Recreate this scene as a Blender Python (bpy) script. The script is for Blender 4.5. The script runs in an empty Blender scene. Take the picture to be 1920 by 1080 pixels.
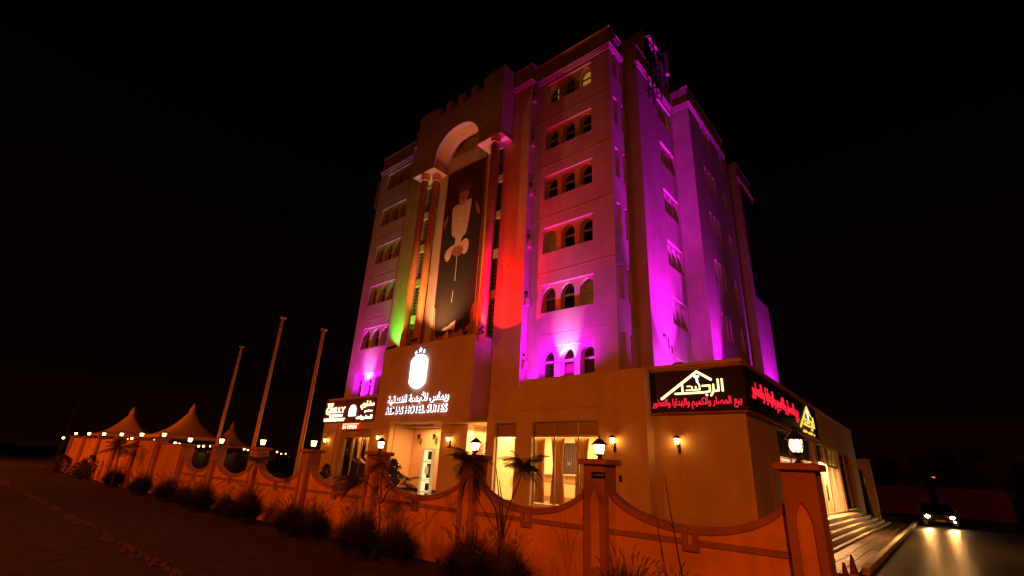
import bpy, math, random
from math import radians as R, sin, cos, pi, sqrt, atan2
from mathutils import Vector, Matrix
from mathutils.geometry import tessellate_polygon
random.seed(7)
sc = bpy.context.scene
COL = sc.collection

# ------------------------------------------------------------------ camera
cam_d = bpy.data.cameras.new("camera"); cam = bpy.data.objects.new("camera", cam_d); COL.objects.link(cam)
F, YAW, PITCH, ROLL, EYE = 891.67, -0.720954, 0.36498, 0.0542335, 2.1
cy, sy, cp, sp = cos(YAW), sin(YAW), cos(PITCH), sin(PITCH)
fwd = Vector((sy*cp, cy*cp, sp)); rt = Vector((cy, -sy, 0)); up = rt.cross(fwd)
r_ = rt*cos(ROLL)+up*sin(ROLL); u_ = -rt*sin(ROLL)+up*cos(ROLL)
cam.matrix_world = Matrix(((r_.x, u_.x, -fwd.x, 0), (r_.y, u_.y, -fwd.y, 0), (r_.z, u_.z, -fwd.z, EYE), (0, 0, 0, 1)))
cam_d.sensor_width = 36; cam_d.lens = F/1920*36; cam_d.shift_x = 4/1920; cam_d.clip_end = 3000; cam_d.clip_start = .05
sc.camera = cam
# ------------------------------------------------------------------ world: night sky with a faint town glow at the horizon
W = bpy.data.worlds.new("World"); sc.world = W; W.use_nodes = True
nt = W.node_tree; nt.nodes.clear()
o = nt.nodes.new('ShaderNodeOutputWorld'); b = nt.nodes.new('ShaderNodeBackground'); tc = nt.nodes.new('ShaderNodeTexCoord')
sx = nt.nodes.new('ShaderNodeSeparateXYZ'); rp = nt.nodes.new('ShaderNodeValToRGB')
rp.color_ramp.elements[0].position = 0.0; rp.color_ramp.elements[0].color = (.0042, .0009, .0003, 1)
rp.color_ramp.elements[1].position = .55; rp.color_ramp.elements[1].color = (.0007, .0003, .0002, 1)
e = rp.color_ramp.elements.new(.12); e.color = (.0022, .0006, .0003, 1)
nt.links.new(tc.outputs['Generated'], sx.inputs[0]); nt.links.new(sx.outputs['Z'], rp.inputs[0])
nt.links.new(rp.outputs[0], b.inputs[0]); b.inputs[1].default_value = 1.0; nt.links.new(b.outputs[0], o.inputs[0])
# ------------------------------------------------------------------ view
sc.view_settings.view_transform = 'Standard'; sc.view_settings.look = 'None'; sc.view_settings.exposure = 0; sc.view_settings.gamma = 1
sc.render.engine = 'CYCLES'; cy_ = sc.cycles
cy_.use_denoising = True; cy_.max_bounces = 5; cy_.diffuse_bounces = 3; cy_.glossy_bounces = 3; cy_.transparent_max_bounces = 10
cy_.transmission_bounces = 4; cy_.caustics_reflective = False; cy_.caustics_refractive = False; cy_.sample_clamp_indirect = 4

# ------------------------------------------------------------------ lamps
def lamp(kind, name, loc, energy, color, target=None, size=.1, angle=60, blend=.5, sx_=1, sy_=1):
    d = bpy.data.lights.new(name, kind); d.energy = energy; d.color = color
    if kind == 'SPOT': d.spot_size = R(angle); d.spot_blend = blend; d.shadow_soft_size = size
    if kind == 'POINT': d.shadow_soft_size = size
    if kind == 'AREA': d.shape = 'RECTANGLE'; d.size = sx_; d.size_y = sy_
    l = bpy.data.objects.new(name, d); COL.objects.link(l); l.location = loc
    if target is not None: l.rotation_euler = (Vector(target)-Vector(loc)).to_track_quat('-Z', 'Y').to_euler()
    return l
SODIUM = (1.0, .138, .002)
STREET = [(6.5, -7.5, 9.2), (-20, -8.5, 9.2), (-47, -8.5, 9.2), (-76, -8.5, 9.2)]
for k, p in enumerate(STREET):
    lamp('SPOT', 'street_light_source', p, (7900, 6000, 9800, 15000)[k], SODIUM, (p[0]-3, p[1]+9, p[2]-7.0), .16, 158, .85)
PURPLE = (.78, .004, 1.0)
def flood(name, loc, tgt, col, e, ang, blend=.6): return lamp('SPOT', name, loc, e, col, tgt, .05, ang, blend)
flood('floodlight_source', (-12.65, 18.12, 6.12), (-12.66, 18.80, 7.75), (.9, .62, 1.0), 900, 46, 1)
flood('floodlight_source', (-29.3, 18.12, 6.12), (-29.3, 18.80, 7.9), (.9, .6, 1.0), 800, 44, 1)
flood('floodlight_source', (-12.75, 18.22, 6.08), (-12.9, 18.8, 9.5), PURPLE, 2000, 150, 1)
flood('floodlight_source', (-12.7, 18.22, 6.08), (-12.85, 18.8, 14.0), (1.0, .001, .30), 1000, 56, 1)
flood('floodlight_source', (-29.3, 18.22, 6.08), (-29.35, 18.8, 9.5), PURPLE, 1500, 145, 1)
flood('floodlight_source', (-29.3, 18.22, 6.08), (-29.4, 18.8, 14.0), (.95, .004, .6), 1300, 60, 1)
flood('floodlight_source', (-7.9, 22.6, 5.75), (-9.25, 22.6, 14), (.82, .008, 1.0), 14000, 52, 1)
flood('floodlight_source', (-8.1, 22.5, 5.75), (-9.25, 22.4, 10), (.74, .008, 1.0), 1300, 128, 1)
flood('floodlight_source', (-7.0, 26.75, 5.75), (-8.1, 26.6, 11.5), (.78, .008, 1.0), 5200, 44, 1)
flood('floodlight_source', (-7.1, 26.8, 5.75), (-8.1, 27.2, 10), (.75, .006, 1.0), 380, 120, 1)
flood('floodlight_source', (-6.7, 38.3, 5.75), (-8.1, 38.3, 10), (.70, .008, 1.0), 4200, 90, 1)
flood('floodlight_source', (-14.5, 18.36, 6.05), (-15.15, 18.55, 10), PURPLE, 130, 130, 1)
flood('floodlight_source', (-25.6, 17.6, 9.05), (-25.75, 18.3, 12.0), (.08, 1.0, .05), 620, 92, 1)
flood('floodlight_source', (-25.35, 17.85, 9.0), (-25.5, 18.3, 10.2), (.35, 1.0, .30), 60, 80, 1)
flood('floodlight_source', (-24.4, 17.12, 9.05), (-24.6, 18.2, 13.5), (.45, 1.0, .10), 330, 80, 1)
flood('floodlight_source', (-16.72, 16.92, 9.05), (-16.0, 18.3, 11.0), (1.0, .004, .003), 800, 98, .2)
flood('floodlight_source', (-16.72, 16.92, 9.07), (-16.1, 18.3, 14.5), (1.0, .001, .002), 1600, 92, 1)
flood('floodlight_source', (-18.0, 16.95, 9.04), (-17.6, 18.4, 12), (1.0, .02, .01), 420, 100, 1)
flood('floodlight_source', (-21.8, 16.75, 9.05), (-21.0, 18.15, 14.0), (1.0, .40, .16), 2600, 104, 1)
# porch, lobby, shop: the lit rooms, plus lamps added above the shop ceiling
lamp('AREA', 'porch_light_source', (-21.3, 18.0, 4.12), 230, (1.0, .34, .08), (-21.3, 18.0, 0), sx_=2.2, sy_=.8)
lamp('AREA', 'porch_light_source', (-17.9, 17.75, 4.2), 110, (1.0, .44, .13), (-17.9, 17.75, 0), sx_=.5, sy_=.5)
lamp('AREA', 'lobby_light_source', (-11, 18.1, 3.84), 1000, (1.0, .50, .16), (-11, 18.1, 0), sx_=5, sy_=1.8)
lamp('AREA', 'lobby_light_source', (-15.8, 18.2, 3.84), 700, (1.0, .55, .2), (-15.8, 18.2, 0), sx_=2.4, sy_=2)
lamp('AREA', 'shop_and_added_light_source', (-5.7, 29.4, 3.15), 3000, (1.0, .42, .13), (-5.5, 29.4, 0), sx_=1.6, sy_=3)
lamp('AREA', 'shop_and_added_light_source', (-7.0, 24, 3.4), 60, (1, .75, .4), (-7.0, 24, 5), sx_=1, sy_=5)  # added lamp in the void over the shop ceiling, makes the transoms glow
lamp('AREA', 'shop_and_added_light_source', (-7.0, 31, 3.4), 50, (1, .75, .4), (-7.0, 31, 5), sx_=1, sy_=4)  # another added void lamp, backlights the transoms farther along
lamp('AREA', 'shop_and_added_light_source', (-5.9, 33.0, 3.15), 650, (1.0, .42, .13), (-5.2, 33.0, 0), sx_=2, sy_=2.4)
lamp('AREA', 'shop_and_added_light_source', (-6.6, 23.0, 3.15), 520, (1.0, .46, .18), (-6.6, 23.0, 0), sx_=2, sy_=4)

# ------------------------------------------------------------------ materials
MATS = {}
def mat(name, col, rough=.8, bump=0, scale=8, var=.12, metal=0, emit=None, es=0, spec=.4, streak=0, bdist=.02):
    if name in MATS: return MATS[name]
    m = bpy.data.materials.new(name); m.use_nodes = True; n = m.node_tree; B = n.nodes['Principled BSDF']
    B.inputs['Roughness'].default_value = rough; B.inputs['Metallic'].default_value = metal
    B.inputs['Specular IOR Level'].default_value = spec
    B.inputs['Base Color'].default_value = (*col, 1)
    if var or bump:
        t = n.nodes.new('ShaderNodeTexCoord'); g = n.nodes.new('ShaderNodeNewGeometry')
        nz = n.nodes.new('ShaderNodeTexNoise'); nz.inputs['Scale'].default_value = scale*.12; nz.inputs['Detail'].default_value = 6
        n.links.new(g.outputs['Position'], nz.inputs['Vector'])
        mr = n.nodes.new('ShaderNodeMapRange'); mr.inputs['From Min'].default_value = .3; mr.inputs['From Max'].default_value = .7
        mr.inputs['To Min'].default_value = 1-var; mr.inputs['To Max'].default_value = 1+var*.5
        n.links.new(nz.outputs['Fac'], mr.inputs['Value'])
        fac = mr.outputs[0]
        if streak:
            mp = n.nodes.new('ShaderNodeMapping'); mp.inputs['Scale'].default_value = (2.2, 2.2, .12)
            n.links.new(g.outputs['Position'], mp.inputs[0])
            n2 = n.nodes.new('ShaderNodeTexNoise'); n2.inputs['Scale'].default_value = 1.6; n2.inputs['Detail'].default_value = 5
            n.links.new(mp.outputs[0], n2.inputs['Vector'])
            m2 = n.nodes.new('ShaderNodeMapRange'); m2.inputs['From Min'].default_value = .35; m2.inputs['From Max'].default_value = .65
            m2.inputs['To Min'].default_value = 1-streak; m2.inputs['To Max'].default_value = 1
            n.links.new(n2.outputs['Fac'], m2.inputs['Value'])
            mm = n.nodes.new('ShaderNodeMath'); mm.operation = 'MULTIPLY'; n.links.new(fac, mm.inputs[0]); n.links.new(m2.outputs[0], mm.inputs[1]); fac = mm.outputs[0]
        mx = n.nodes.new('ShaderNodeMix'); mx.data_type = 'RGBA'; mx.blend_type = 'MULTIPLY'; mx.inputs[0].default_value = 1
        mx.inputs[6].default_value = (*col, 1); n.links.new(fac, mx.inputs[7]); n.links.new(mx.outputs[2], B.inputs['Base Color'])
        if bump:
            n3 = n.nodes.new('ShaderNodeTexNoise'); n3.inputs['Scale'].default_value = scale*2; n3.inputs['Detail'].default_value = 8
            n.links.new(g.outputs['Position'], n3.inputs['Vector'])
            bp = n.nodes.new('ShaderNodeBump'); bp.inputs['Strength'].default_value = bump; bp.inputs['Distance'].default_value = bdist
            n.links.new(n3.outputs['Fac'], bp.inputs['Height']); n.links.new(bp.outputs[0], B.inputs['Normal'])
    if emit: B.inputs['Emission Color'].default_value = (*emit, 1); B.inputs['Emission Strength'].default_value = es
    MATS[name] = m; return m
def emis(name, col, s): return mat(name, (.02, .02, .02), .5, var=0, emit=col, es=s)
PL = mat('cream_plaster', (.66, .52, .42), .85, .35, 9, .14, streak=.09)
PL2 = mat('podium_plaster', (.64, .52, .36), .85, .35, 9, .14, streak=.07)
TRIM = mat('trim_plaster', (.60, .48, .36), .8, .15, 9, .08)
FEN = mat('fence_plaster', (.80, .42, .26), .88, .5, 12, .22, streak=.16)
FTR = mat('fence_trim_plaster', (.40, .19, .12), .85, .4, 12, .22, streak=.2)
PIERM = mat('pier_plaster', (.44, .21, .13), .85, .5, 12, .22, streak=.14)
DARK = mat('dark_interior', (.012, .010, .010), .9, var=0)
ROOFM = mat('roof_membrane', (.12, .10, .09), .9, .2, 6)
FRAME = mat('window_frame_paint', (.42, .38, .34), .45, var=0)
METAL = mat('black_iron', (.015, .013, .012), .45, var=0, metal=.3)
ALU = mat('aluminium_frame', (.45, .42, .38), .35, var=0, metal=.6)
POLE = mat('painted_pole', (.50, .36, .30), .4, .05, 5, .1, metal=.2)
COLM = mat('copper_painted_column', (.74, .34, .12), .45, .12, 14, .15)
CURT = mat('beige_curtain', (.50, .38, .22), .9, var=.1)
CURTD = mat('brown_curtain', (.20, .12, .08), .9, var=.1)
CURTL = mat('curtain_in_lit_room', (.5, .36, .15), .9, var=.15, emit=(1.0, .42, .07), es=.45)
CURTL2 = mat('curtain_in_dim_room', (.4, .28, .14), .9, var=.15, emit=(1.0, .36, .05), es=.07)
CURTL3 = mat('curtain_glowing_orange', (.5, .30, .12), .9, var=.2, emit=(1.0, .24, .025), es=.75)
GRASS = mat('dry_lawn', (.050, .042, .026), .95, 1.0, 22, .5, bdist=.05)
BLADE = mat('grass_blade', (.050, .044, .022), .8, var=.2)
SPIKE = mat('seed_spike', (.26, .14, .09), .9, var=.2)
LEAF = mat('dark_leaf', (.042, .044, .018), .75, var=.35, scale=60)
LEAFG = mat('green_leaf', (.05, .11, .035), .6, var=.25)
BARK = mat('bark', (.09, .06, .04), .9, .5, 30, .3)
DIRT = mat('rubble_dirt', (.055, .036, .026), .95, 1.0, 20, .5, bdist=.08)
STONE = mat('rubble_stone', (.12, .085, .06), .9, .8, 18, .35)
ASPH = mat('asphalt', (.034, .027, .021), .42, .5, 60, .25, spec=.6, bdist=.006)
PAVE = mat('paving_tile', (.075, .05, .036), .4, .3, 30, .25)
KERB = mat('kerb_stone', (.62, .52, .34), .75, .4, 20, .25)
MARB = mat('step_marble', (.62, .52, .40), .5, .2, 14, .30)
GOLDW = mat('granite_wall', (.34, .24, .15), .5, .25, 20, .3)
TENT = mat('tent_fabric', (.72, .50, .36), .85, .1, 6, .1)
WHITE = emis('white_sign_light', (1, .96, .98), 3.2)
HALO = emis('white_halo_light', (1.0, .80, .88), 4.5)
STARM = emis('star_light', (.80, .84, 1.0), 1.6)
BLUE = emis('blue_led', (.03, .02, .35), .5)
YEL = emis('yellow_sign_light', (1.0, .72, .30), 2.6)
YEL2 = emis('side_yellow_sign_light', (1.0, .68, .08), 1.1)
RED = emis('red_sign_light', (1.0, .015, .045), 1.1)
REDO = emis('red_led_panel', (.8, .01, .005), .8)
ORW = emis('orange_sign_light', (1.0, .62, .34), 3.0)
GRW = emis('green_white_sign_light', (1.0, 1.0, .42), 3.4)
LGLASS = emis('lantern_glass', (1.0, .50, .16), 12)
LGLASS2 = emis('wall_lantern_glass', (1.0, .38, .06), 46)
HEAD = emis('headlight_glass', (1.0, .55, .22), 260)
SIGNB = mat('sign_board_black', (.003, .003, .003), .5, var=0)
BROWNB = mat('sign_board_brown', (.16, .05, .025), .5, var=.1)
def pane_mat():
    m = bpy.data.materials.new('window_glass'); m.use_nodes = True; n = m.node_tree; n.nodes.clear()
    o = n.nodes.new('ShaderNodeOutputMaterial'); t = n.nodes.new('ShaderNodeBsdfTransparent'); g = n.nodes.new('ShaderNodeBsdfGlossy')
    t.inputs[0].default_value = (.72, .72, .70, 1); g.inputs['Roughness'].default_value = .04; g.inputs[0].default_value = (.8, .8, .8, 1)
    f = n.nodes.new('ShaderNodeFresnel'); f.inputs[0].default_value = 1.5; x = n.nodes.new('ShaderNodeMixShader')
    n.links.new(f.outputs[0], x.inputs[0]); n.links.new(t.outputs[0], x.inputs[1]); n.links.new(g.outputs[0], x.inputs[2]); n.links.new(x.outputs[0], o.inputs[0])
    MATS['glass'] = m; return m
GLASS = pane_mat()
def translucent(name, col, k=.5):
    m = mat(name, col, .9, var=.15); n = m.node_tree; B = n.nodes['Principled BSDF']; out = [x for x in n.nodes if x.type == 'OUTPUT_MATERIAL'][0]
    t = n.nodes.new('ShaderNodeBsdfTranslucent'); t.inputs[0].default_value = (*col, 1); x = n.nodes.new('ShaderNodeMixShader'); x.inputs[0].default_value = k
    n.links.new(B.outputs[0], x.inputs[1]); n.links.new(t.outputs[0], x.inputs[2]); n.links.new(x.outputs[0], out.inputs[0]); return m

# ------------------------------------------------------------------ mesh helpers
class MB:
    def __init__(s): s.v = []; s.f = []; s.m = []
    def add(s, vs, fs, mi=0):
        k = len(s.v); s.v += [tuple(v) for v in vs]; s.f += [tuple(i+k for i in f) for f in fs]; s.m += [mi]*len(fs)
    def box(s, x0, x1, y0, y1, z0, z1, mi=0):
        s.add([(x0,y0,z0),(x1,y0,z0),(x1,y1,z0),(x0,y1,z0),(x0,y0,z1),(x1,y0,z1),(x1,y1,z1),(x0,y1,z1)],
              [(0,3,2,1),(4,5,6,7),(0,1,5,4),(1,2,6,5),(2,3,7,6),(3,0,4,7)], mi); return s
    def bevbox(s, x0, x1, y0, y1, z0, z1, b=.01, mi=0):
        xs = (x0, x0+b, x1-b, x1); ys = (y0, y0+b, y1-b, y1); zs = (z0, z0+b, z1-b, z1)
        ring = lambda i, z: [(xs[i], ys[i+0] if 0 else y, z) for y in ()]
        a = [(x0+b,y0,0),(x1-b,y0,0),(x1,y0+b,0),(x1,y1-b,0),(x1-b,y1,0),(x0+b,y1,0),(x0,y1-b,0),(x0,y0+b,0)]
        inn = [(x0+b,y0+b),(x1-b,y0+b),(x1-b,y0+b),(x1-b,y1-b),(x1-b,y1-b),(x0+b,y1-b),(x0+b,y1-b),(x0+b,y0+b)]
        vs = [(q[0],q[1],z0) for q in inn]+[(q[0],q[1],z0+b) for q in a]+[(q[0],q[1],z1-b) for q in a]+[(q[0],q[1],z1) for q in inn]
        fs = [tuple(range(7,-1,-1)), tuple(range(24,32))]
        for k in range(3):
            for i in range(8): fs.append((k*8+i, k*8+(i+1)%8, k*8+8+(i+1)%8, k*8+8+i))
        s.add(vs, fs, mi); return s
    def tube(s, pts, rad, n=8, mi=0, cap=True):
        P = [Vector(p) for p in pts]; rr = rad if isinstance(rad, (list, tuple)) else [rad]*len(P); vs = []
        for i, p in enumerate(P):
            d = (P[min(i+1, len(P)-1)]-P[max(i-1, 0)]).normalized(); a = d.orthogonal().normalized() if i == 0 else (a_-d*a_.dot(d)).normalized()
            a_ = a; b_ = d.cross(a)
            for k in range(n): t = 2*pi*k/n; vs.append(p+(a*cos(t)+b_*sin(t))*rr[i])
        fs = [(i*n+k, i*n+(k+1)%n, (i+1)*n+(k+1)%n, (i+1)*n+k) for i in range(len(P)-1) for k in range(n)]
        if cap: fs += [tuple(range(n-1,-1,-1)), tuple((len(P)-1)*n+k for k in range(n))]
        s.add(vs, fs, mi); return s
    def lathe(s, prof, n=12, c=(0,0), mi=0, sq=False):
        vs = []; off = pi/n if sq else 0
        for r0, z in prof:
            for k in range(n): t = 2*pi*k/n+off; vs.append((c[0]+r0*cos(t), c[1]+r0*sin(t), z))
        fs = [(i*n+k, i*n+(k+1)%n, (i+1)*n+(k+1)%n, (i+1)*n+k) for i in range(len(prof)-1) for k in range(n)]
        fs += [tuple(range(n-1,-1,-1)), tuple((len(prof)-1)*n+k for k in range(n))]
        s.add(vs, fs, mi); return s
    def wall(s, fr, outer, holes=(), depth=.3, mi=0, rev=None, back=False):
        """face with holes in the plane of frame fr(u, z, inward), with its edge faces going inward"""
        loops = [outer]+list(holes); allp = [p for l in loops for p in l]
        tris = tessellate_polygon([[Vector((p[0], p[1], 0)) for p in l] for l in loops])
        s.add([fr(p[0], p[1], 0) for p in allp], [tuple(t) for t in tris], mi)
        if back: s.add([fr(p[0], p[1], depth) for p in allp], [tuple(t) for t in tris], mi)
        for l in loops:
            n = len(l); s.add([fr(p[0], p[1], 0) for p in l]+[fr(p[0], p[1], depth) for p in l],
                              [(i, (i+1)%n, n+(i+1)%n, n+i) for i in range(n)], mi if rev is None else rev)
        return s
    def mesh(s, name, mats, smooth=False):
        me = bpy.data.meshes.new(name); me.from_pydata(s.v, [], s.f)
        for m in (mats if isinstance(mats, (list, tuple)) else [mats]): me.materials.append(m)
        me.polygons.foreach_set('material_index', s.m)
        if smooth: me.polygons.foreach_set('use_smooth', [True]*len(s.f))
        me.update(); return me
    def build(s, name, mats, parent=None, smooth=False, world=True):
        ob = bpy.data.objects.new(name, s.mesh(name, mats, smooth)); COL.objects.link(ob)
        if parent is not None:
            ob.parent = parent
            if world: ob.matrix_parent_inverse = pworld(parent).inverted()
        return ob
def pworld(o):
    m = Matrix.LocRotScale(o.location, o.rotation_euler, o.scale)
    return m if o.parent is None else pworld(o.parent) @ o.matrix_parent_inverse @ m
def tag(o, label=None, cat=None, group=None, kind=None):
    if label: o['label'] = label
    if cat: o['category'] = cat
    if group: o['group'] = group
    if kind: o['kind'] = kind
    return o
def empty(name, loc, label, cat, group=None, rz=0):
    o = bpy.data.objects.new(name, None); COL.objects.link(o); o.location = loc; o.rotation_euler = (0, 0, rz); o.empty_display_size = .1
    return tag(o, label, cat, group)
def inst(name, me, loc, rz=0, parent=None, world=True):
    o = bpy.data.objects.new(name, me); COL.objects.link(o); o.location = loc; o.rotation_euler = (0, 0, rz)
    if parent is not None:
        o.parent = parent
        if world: o.matrix_parent_inverse = pworld(parent).inverted()
    return o
def copy_tree(o, parent=None):
    c = o.copy(); COL.objects.link(c); c.parent = parent
    if parent is not None: c.matrix_parent_inverse = o.matrix_parent_inverse.copy()
    for ch in [x for x in KIDS.get(o.name, [])]: copy_tree(ch, c)
    return c
KIDS = {}
def reg(root):   # remember a thing's children so that it can be copied without a depsgraph update
    for ch in [x for x in COL.objects if x.parent is root]:
        KIDS.setdefault(root.name, []).append(ch); reg(ch)
def FRT(y0): return lambda u, z, n: (u, y0+n, z)      # facade plane facing the street (-Y)
def RGT(x0): return lambda u, z, n: (x0-n, u, z)      # plane facing +X
def rect(a, b, c, d): return [(a, c), (b, c), (b, d), (a, d)]
def arch(cx, w, z0, zs, za, n=7):
    r = za-zs; c = (r*r-w*w)/(2*w); Rr = w+c; a1 = atan2(r, c) if c > 0 else atan2(r, c)
    pts = [(cx-w, z0), (cx+w, z0), (cx+w, zs)]
    for i in range(1, n+1): t = a1*i/n; pts.append((cx-c+Rr*cos(t), zs+Rr*sin(t)))
    for i in range(n-1, -1, -1): t = a1*i/n; pts.append((cx+c-Rr*cos(t), zs+Rr*sin(t)))
    return pts

# ------------------------------------------------------------------ text (Arabic joined by hand with presentation forms)
FORMS = {'ا': (0xFE8D, 2), 'أ': (0xFE83, 2), 'ب': (0xFE8F, 4), 'ة': (0xFE93, 2), 'ت': (0xFE95, 4), 'ج': (0xFE9D, 4), 'ح': (0xFEA1, 4),
         'د': (0xFEA9, 2), 'ر': (0xFEAD, 2), 'س': (0xFEB1, 4), 'ش': (0xFEB5, 4), 'ص': (0xFEB9, 4), 'ط': (0xFEC1, 4), 'ع': (0xFEC9, 4),
         'ف': (0xFED1, 4), 'ق': (0xFED5, 4), 'ك': (0xFED9, 4), 'ل': (0xFEDD, 4), 'م': (0xFEE1, 4), 'ن': (0xFEE5, 4), 'ه': (0xFEE9, 4),
         'و': (0xFEED, 2), 'ي': (0xFEF1, 4)}
def shape_ar(s):
    out = []; i = 0; prev = False
    while i < len(s):
        ch = s[i]
        if ch not in FORMS: out.append(ch); prev = False; i += 1; continue
        nxt = s[i+1] if i+1 < len(s) else ' '
        if ch == 'ل' and nxt in 'اأ':
            out.append(chr({'ا': 0xFEFB, 'أ': 0xFEF7}[nxt]+(1 if prev else 0))); prev = False; i += 2; continue
        b, n = FORMS[ch]; joins = n == 4 and nxt in FORMS
        off = (1 if prev else 0) if n == 2 else (3 if prev and joins else 2 if joins else 1 if prev else 0)
        out.append(chr(b+off)); prev = n == 4 and joins; i += 1
    return ''.join(reversed(out))
TXT = {}
def text_data(s, bold):
    key = (s, bold)
    if key not in TXT:
        c = bpy.data.curves.new('lettering', 'FONT'); c.body = s; c.offset = bold; c.extrude = .5; c.resolution_u = 3
        ob = bpy.data.objects.new('lettering', c); COL.objects.link(ob)
        dg = bpy.context.evaluated_depsgraph_get(); me = bpy.data.meshes.new_from_object(ob.evaluated_get(dg))
        vs = [tuple(v.co) for v in me.vertices]; fs = [tuple(p.vertices) for p in me.polygons]
        bpy.data.objects.remove(ob); bpy.data.curves.remove(c); bpy.data.meshes.remove(me)
        x0 = min(v[0] for v in vs); x1 = max(v[0] for v in vs); y0 = min(v[1] for v in vs); y1 = max(v[1] for v in vs)
        TXT[key] = ([((v[0]-x0)/(x1-x0), (v[1]-y0)/(y1-y0), v[2]) for v in vs], fs)
    return TXT[key]
def put_text(mb, s, fr, u0, u1, z0, z1, out, thick, bold=.0, mi=0, ar=False, shear=0):
    """lettering filling the box u0..u1, z0..z1, standing out from plane fr by out..out+thick"""
    vs, fs = text_data(shape_ar(s) if ar else s, bold)
    mb.add([fr(u0+(u1-u0)*v[0]+shear*v[1], z0+(z1-z0)*v[1], -(out+thick*(v[2]+.5))) for v in vs], fs, mi)
def stroke(mb, fr, pts, w, out, thick, mi=0):
    """a flat bar of lettering along pts (u, z) with round ends"""
    for (a, b) in zip(pts[:-1], pts[1:]):
        a = Vector(a); b = Vector(b); d = (b-a); d.normalize(); n = Vector((-d.y, d.x)); poly = []
        for k in range(7): t = -pi/2+pi*k/6; q = b+(d*cos(t)+n*sin(t))*w/2; poly.append((q.x, q.y))
        for k in range(7): t = pi/2+pi*k/6; q = a+(d*cos(t)+n*sin(t))*w/2; poly.append((q.x, q.y))
        f2 = lambda u, z, n_: fr(u, z, n_-out-thick)
        mb.wall(f2, poly, [], thick, mi)

# ================================================================== GROUND
def sheet(name, x0, x1, y0, y1, z, m, kind='structure'):
    g = MB(); g.add([(x0,y0,z),(x1,y0,z),(x1,y1,z),(x0,y1,z)], [(0,1,2,3)]); return tag(g.build(name, m), kind=kind)
sheet('ground', -900, 500, -150, 900, -.02, mat('ground_soil', (.06, .045, .035), .95, .6, 14, .4))
sheet('lawn', -75, -1.1, 3.9, 8.7, 0.0, GRASS)
sheet('rubble_verge', -75, 4, -3.2, 3.9, -.005, DIRT)
sheet('street', -300, 60, -20, -3.2, -.012, ASPH)
sheet('parking_road', -1.95, 16, -3.2, 66, .0, ASPH)
sheet('hotel_forecourt', -60, -2.12, 8.9, 60, -.004, mat('forecourt_paving', (.16, .12, .09), .7, .3, 20, .2))
# pavement tiles beside the steps: single tiles that can be told apart
pv = tag(MB().box(-3.2, -2.12, 16.0, 47.0, -.01, .055).build('pavement', PAVE), kind='structure')
tm = MB().bevbox(0, .345, 0, .58, 0, .03, .008).mesh('paving_tile', PAVE)
for i in range(3):
    for j in range(52):
        inst('paving_tile', tm, (-3.19+i*.356, 16.05+j*.595, .052+random.uniform(0, .004)), 0, pv)
kb = tag(MB().box(-2.12, -1.96, 17.2, 47.2, -.02, .10).build('kerb', KERB), kind='structure')
km = MB().bevbox(0, .19, 0, .97, 0, .11, .02).mesh('kerb_stone', KERB)
for j in range(30): inst('kerb_stone', km, (-2.13+random.uniform(-.004, .004), 17.2+j*.995, .05), 0, kb)

# rubble along the lawn's edge
g = MB()
def rock(mb, x, y, z, s):
    n = 6; vs = []
    for k in range(3):
        rr = s*(.75, 1, .55)[k]
        for i in range(n): t = 2*pi*i/n+k*.4; q = rr*random.uniform(.75, 1.2); vs.append((x+q*cos(t), y+q*sin(t)*.8, z+s*(-.3, .25, .75)[k]+random.uniform(-.1, .1)*s))
    fs = [(k*n+i, k*n+(i+1)%n, (k+1)*n+(i+1)%n, (k+1)*n+i) for k in range(2) for i in range(n)]+[tuple(2*n+i for i in range(n))]
    mb.add(vs, fs)
for i in range(900):
    x = -random.uniform(5, 60); y = 3.9-abs(random.gauss(0, .14))+.06*sin(x*1.3)
    if random.random() < .45: y = random.uniform(-.5, 3.8)
    rock(g, x, y, 0, random.uniform(.02, .09)*(1 if y > 3.5 else .6))
tag(g.build('rubble', STONE), 'loose stones and broken rubble strewn along the edge of the dark lawn', 'rubble', kind='stuff')
g = MB()
for i in range(26000):
    x = -4-44*random.random()**1.5; y = random.uniform(3.95, 8.4); h = random.uniform(.02, .06); a = random.uniform(0, pi); w = .006
    dx, dy = w*cos(a), w*sin(a); g.add([(x-dx, y-dy, 0), (x+dx, y+dy, 0), (x+random.uniform(-.03, .03), y+random.uniform(-.03, .03), h)], [(0, 1, 2)])
tag(g.build('grass', BLADE), 'short dark grass of the lawn in front of the fence', 'grass', kind='stuff')

# ================================================================== HOTEL
HB = empty('hotel_building', (-20.9, 18.8, 0), 'tall cream hotel block with arched windows lit purple, green and red', 'hotel')
TOP, CN = 26.9, 25.5
K6 = range(6)
def sill(k): return 6.36+3.4*k
GR = (-14.30, -11.13); GL = (-30.87, -27.72)
for (x0, x1, gr, nm) in ((-15.15, -9.9, GR, 'tower_wall'), (-31.9, -26.85, GL, 'tower_wall')):
    holes = [rect(gr[0], gr[1], sill(k), sill(k)+1.57) for k in K6]
    MB().wall(FRT(18.8), rect(x0, x1, 4.6, TOP), holes, .12).build(nm, PL, HB)
# thin construction seams, standing a few mm proud
g = MB()
for k in range(1, 7):
    for x0, x1 in ((-15.1, -9.92), (-31.88, -26.9)): MB().box(x0, x1, 18.792, 18.799, sill(k)-1.20, sill(k)-1.19).build('wall_seam', PL, HB)
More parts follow.
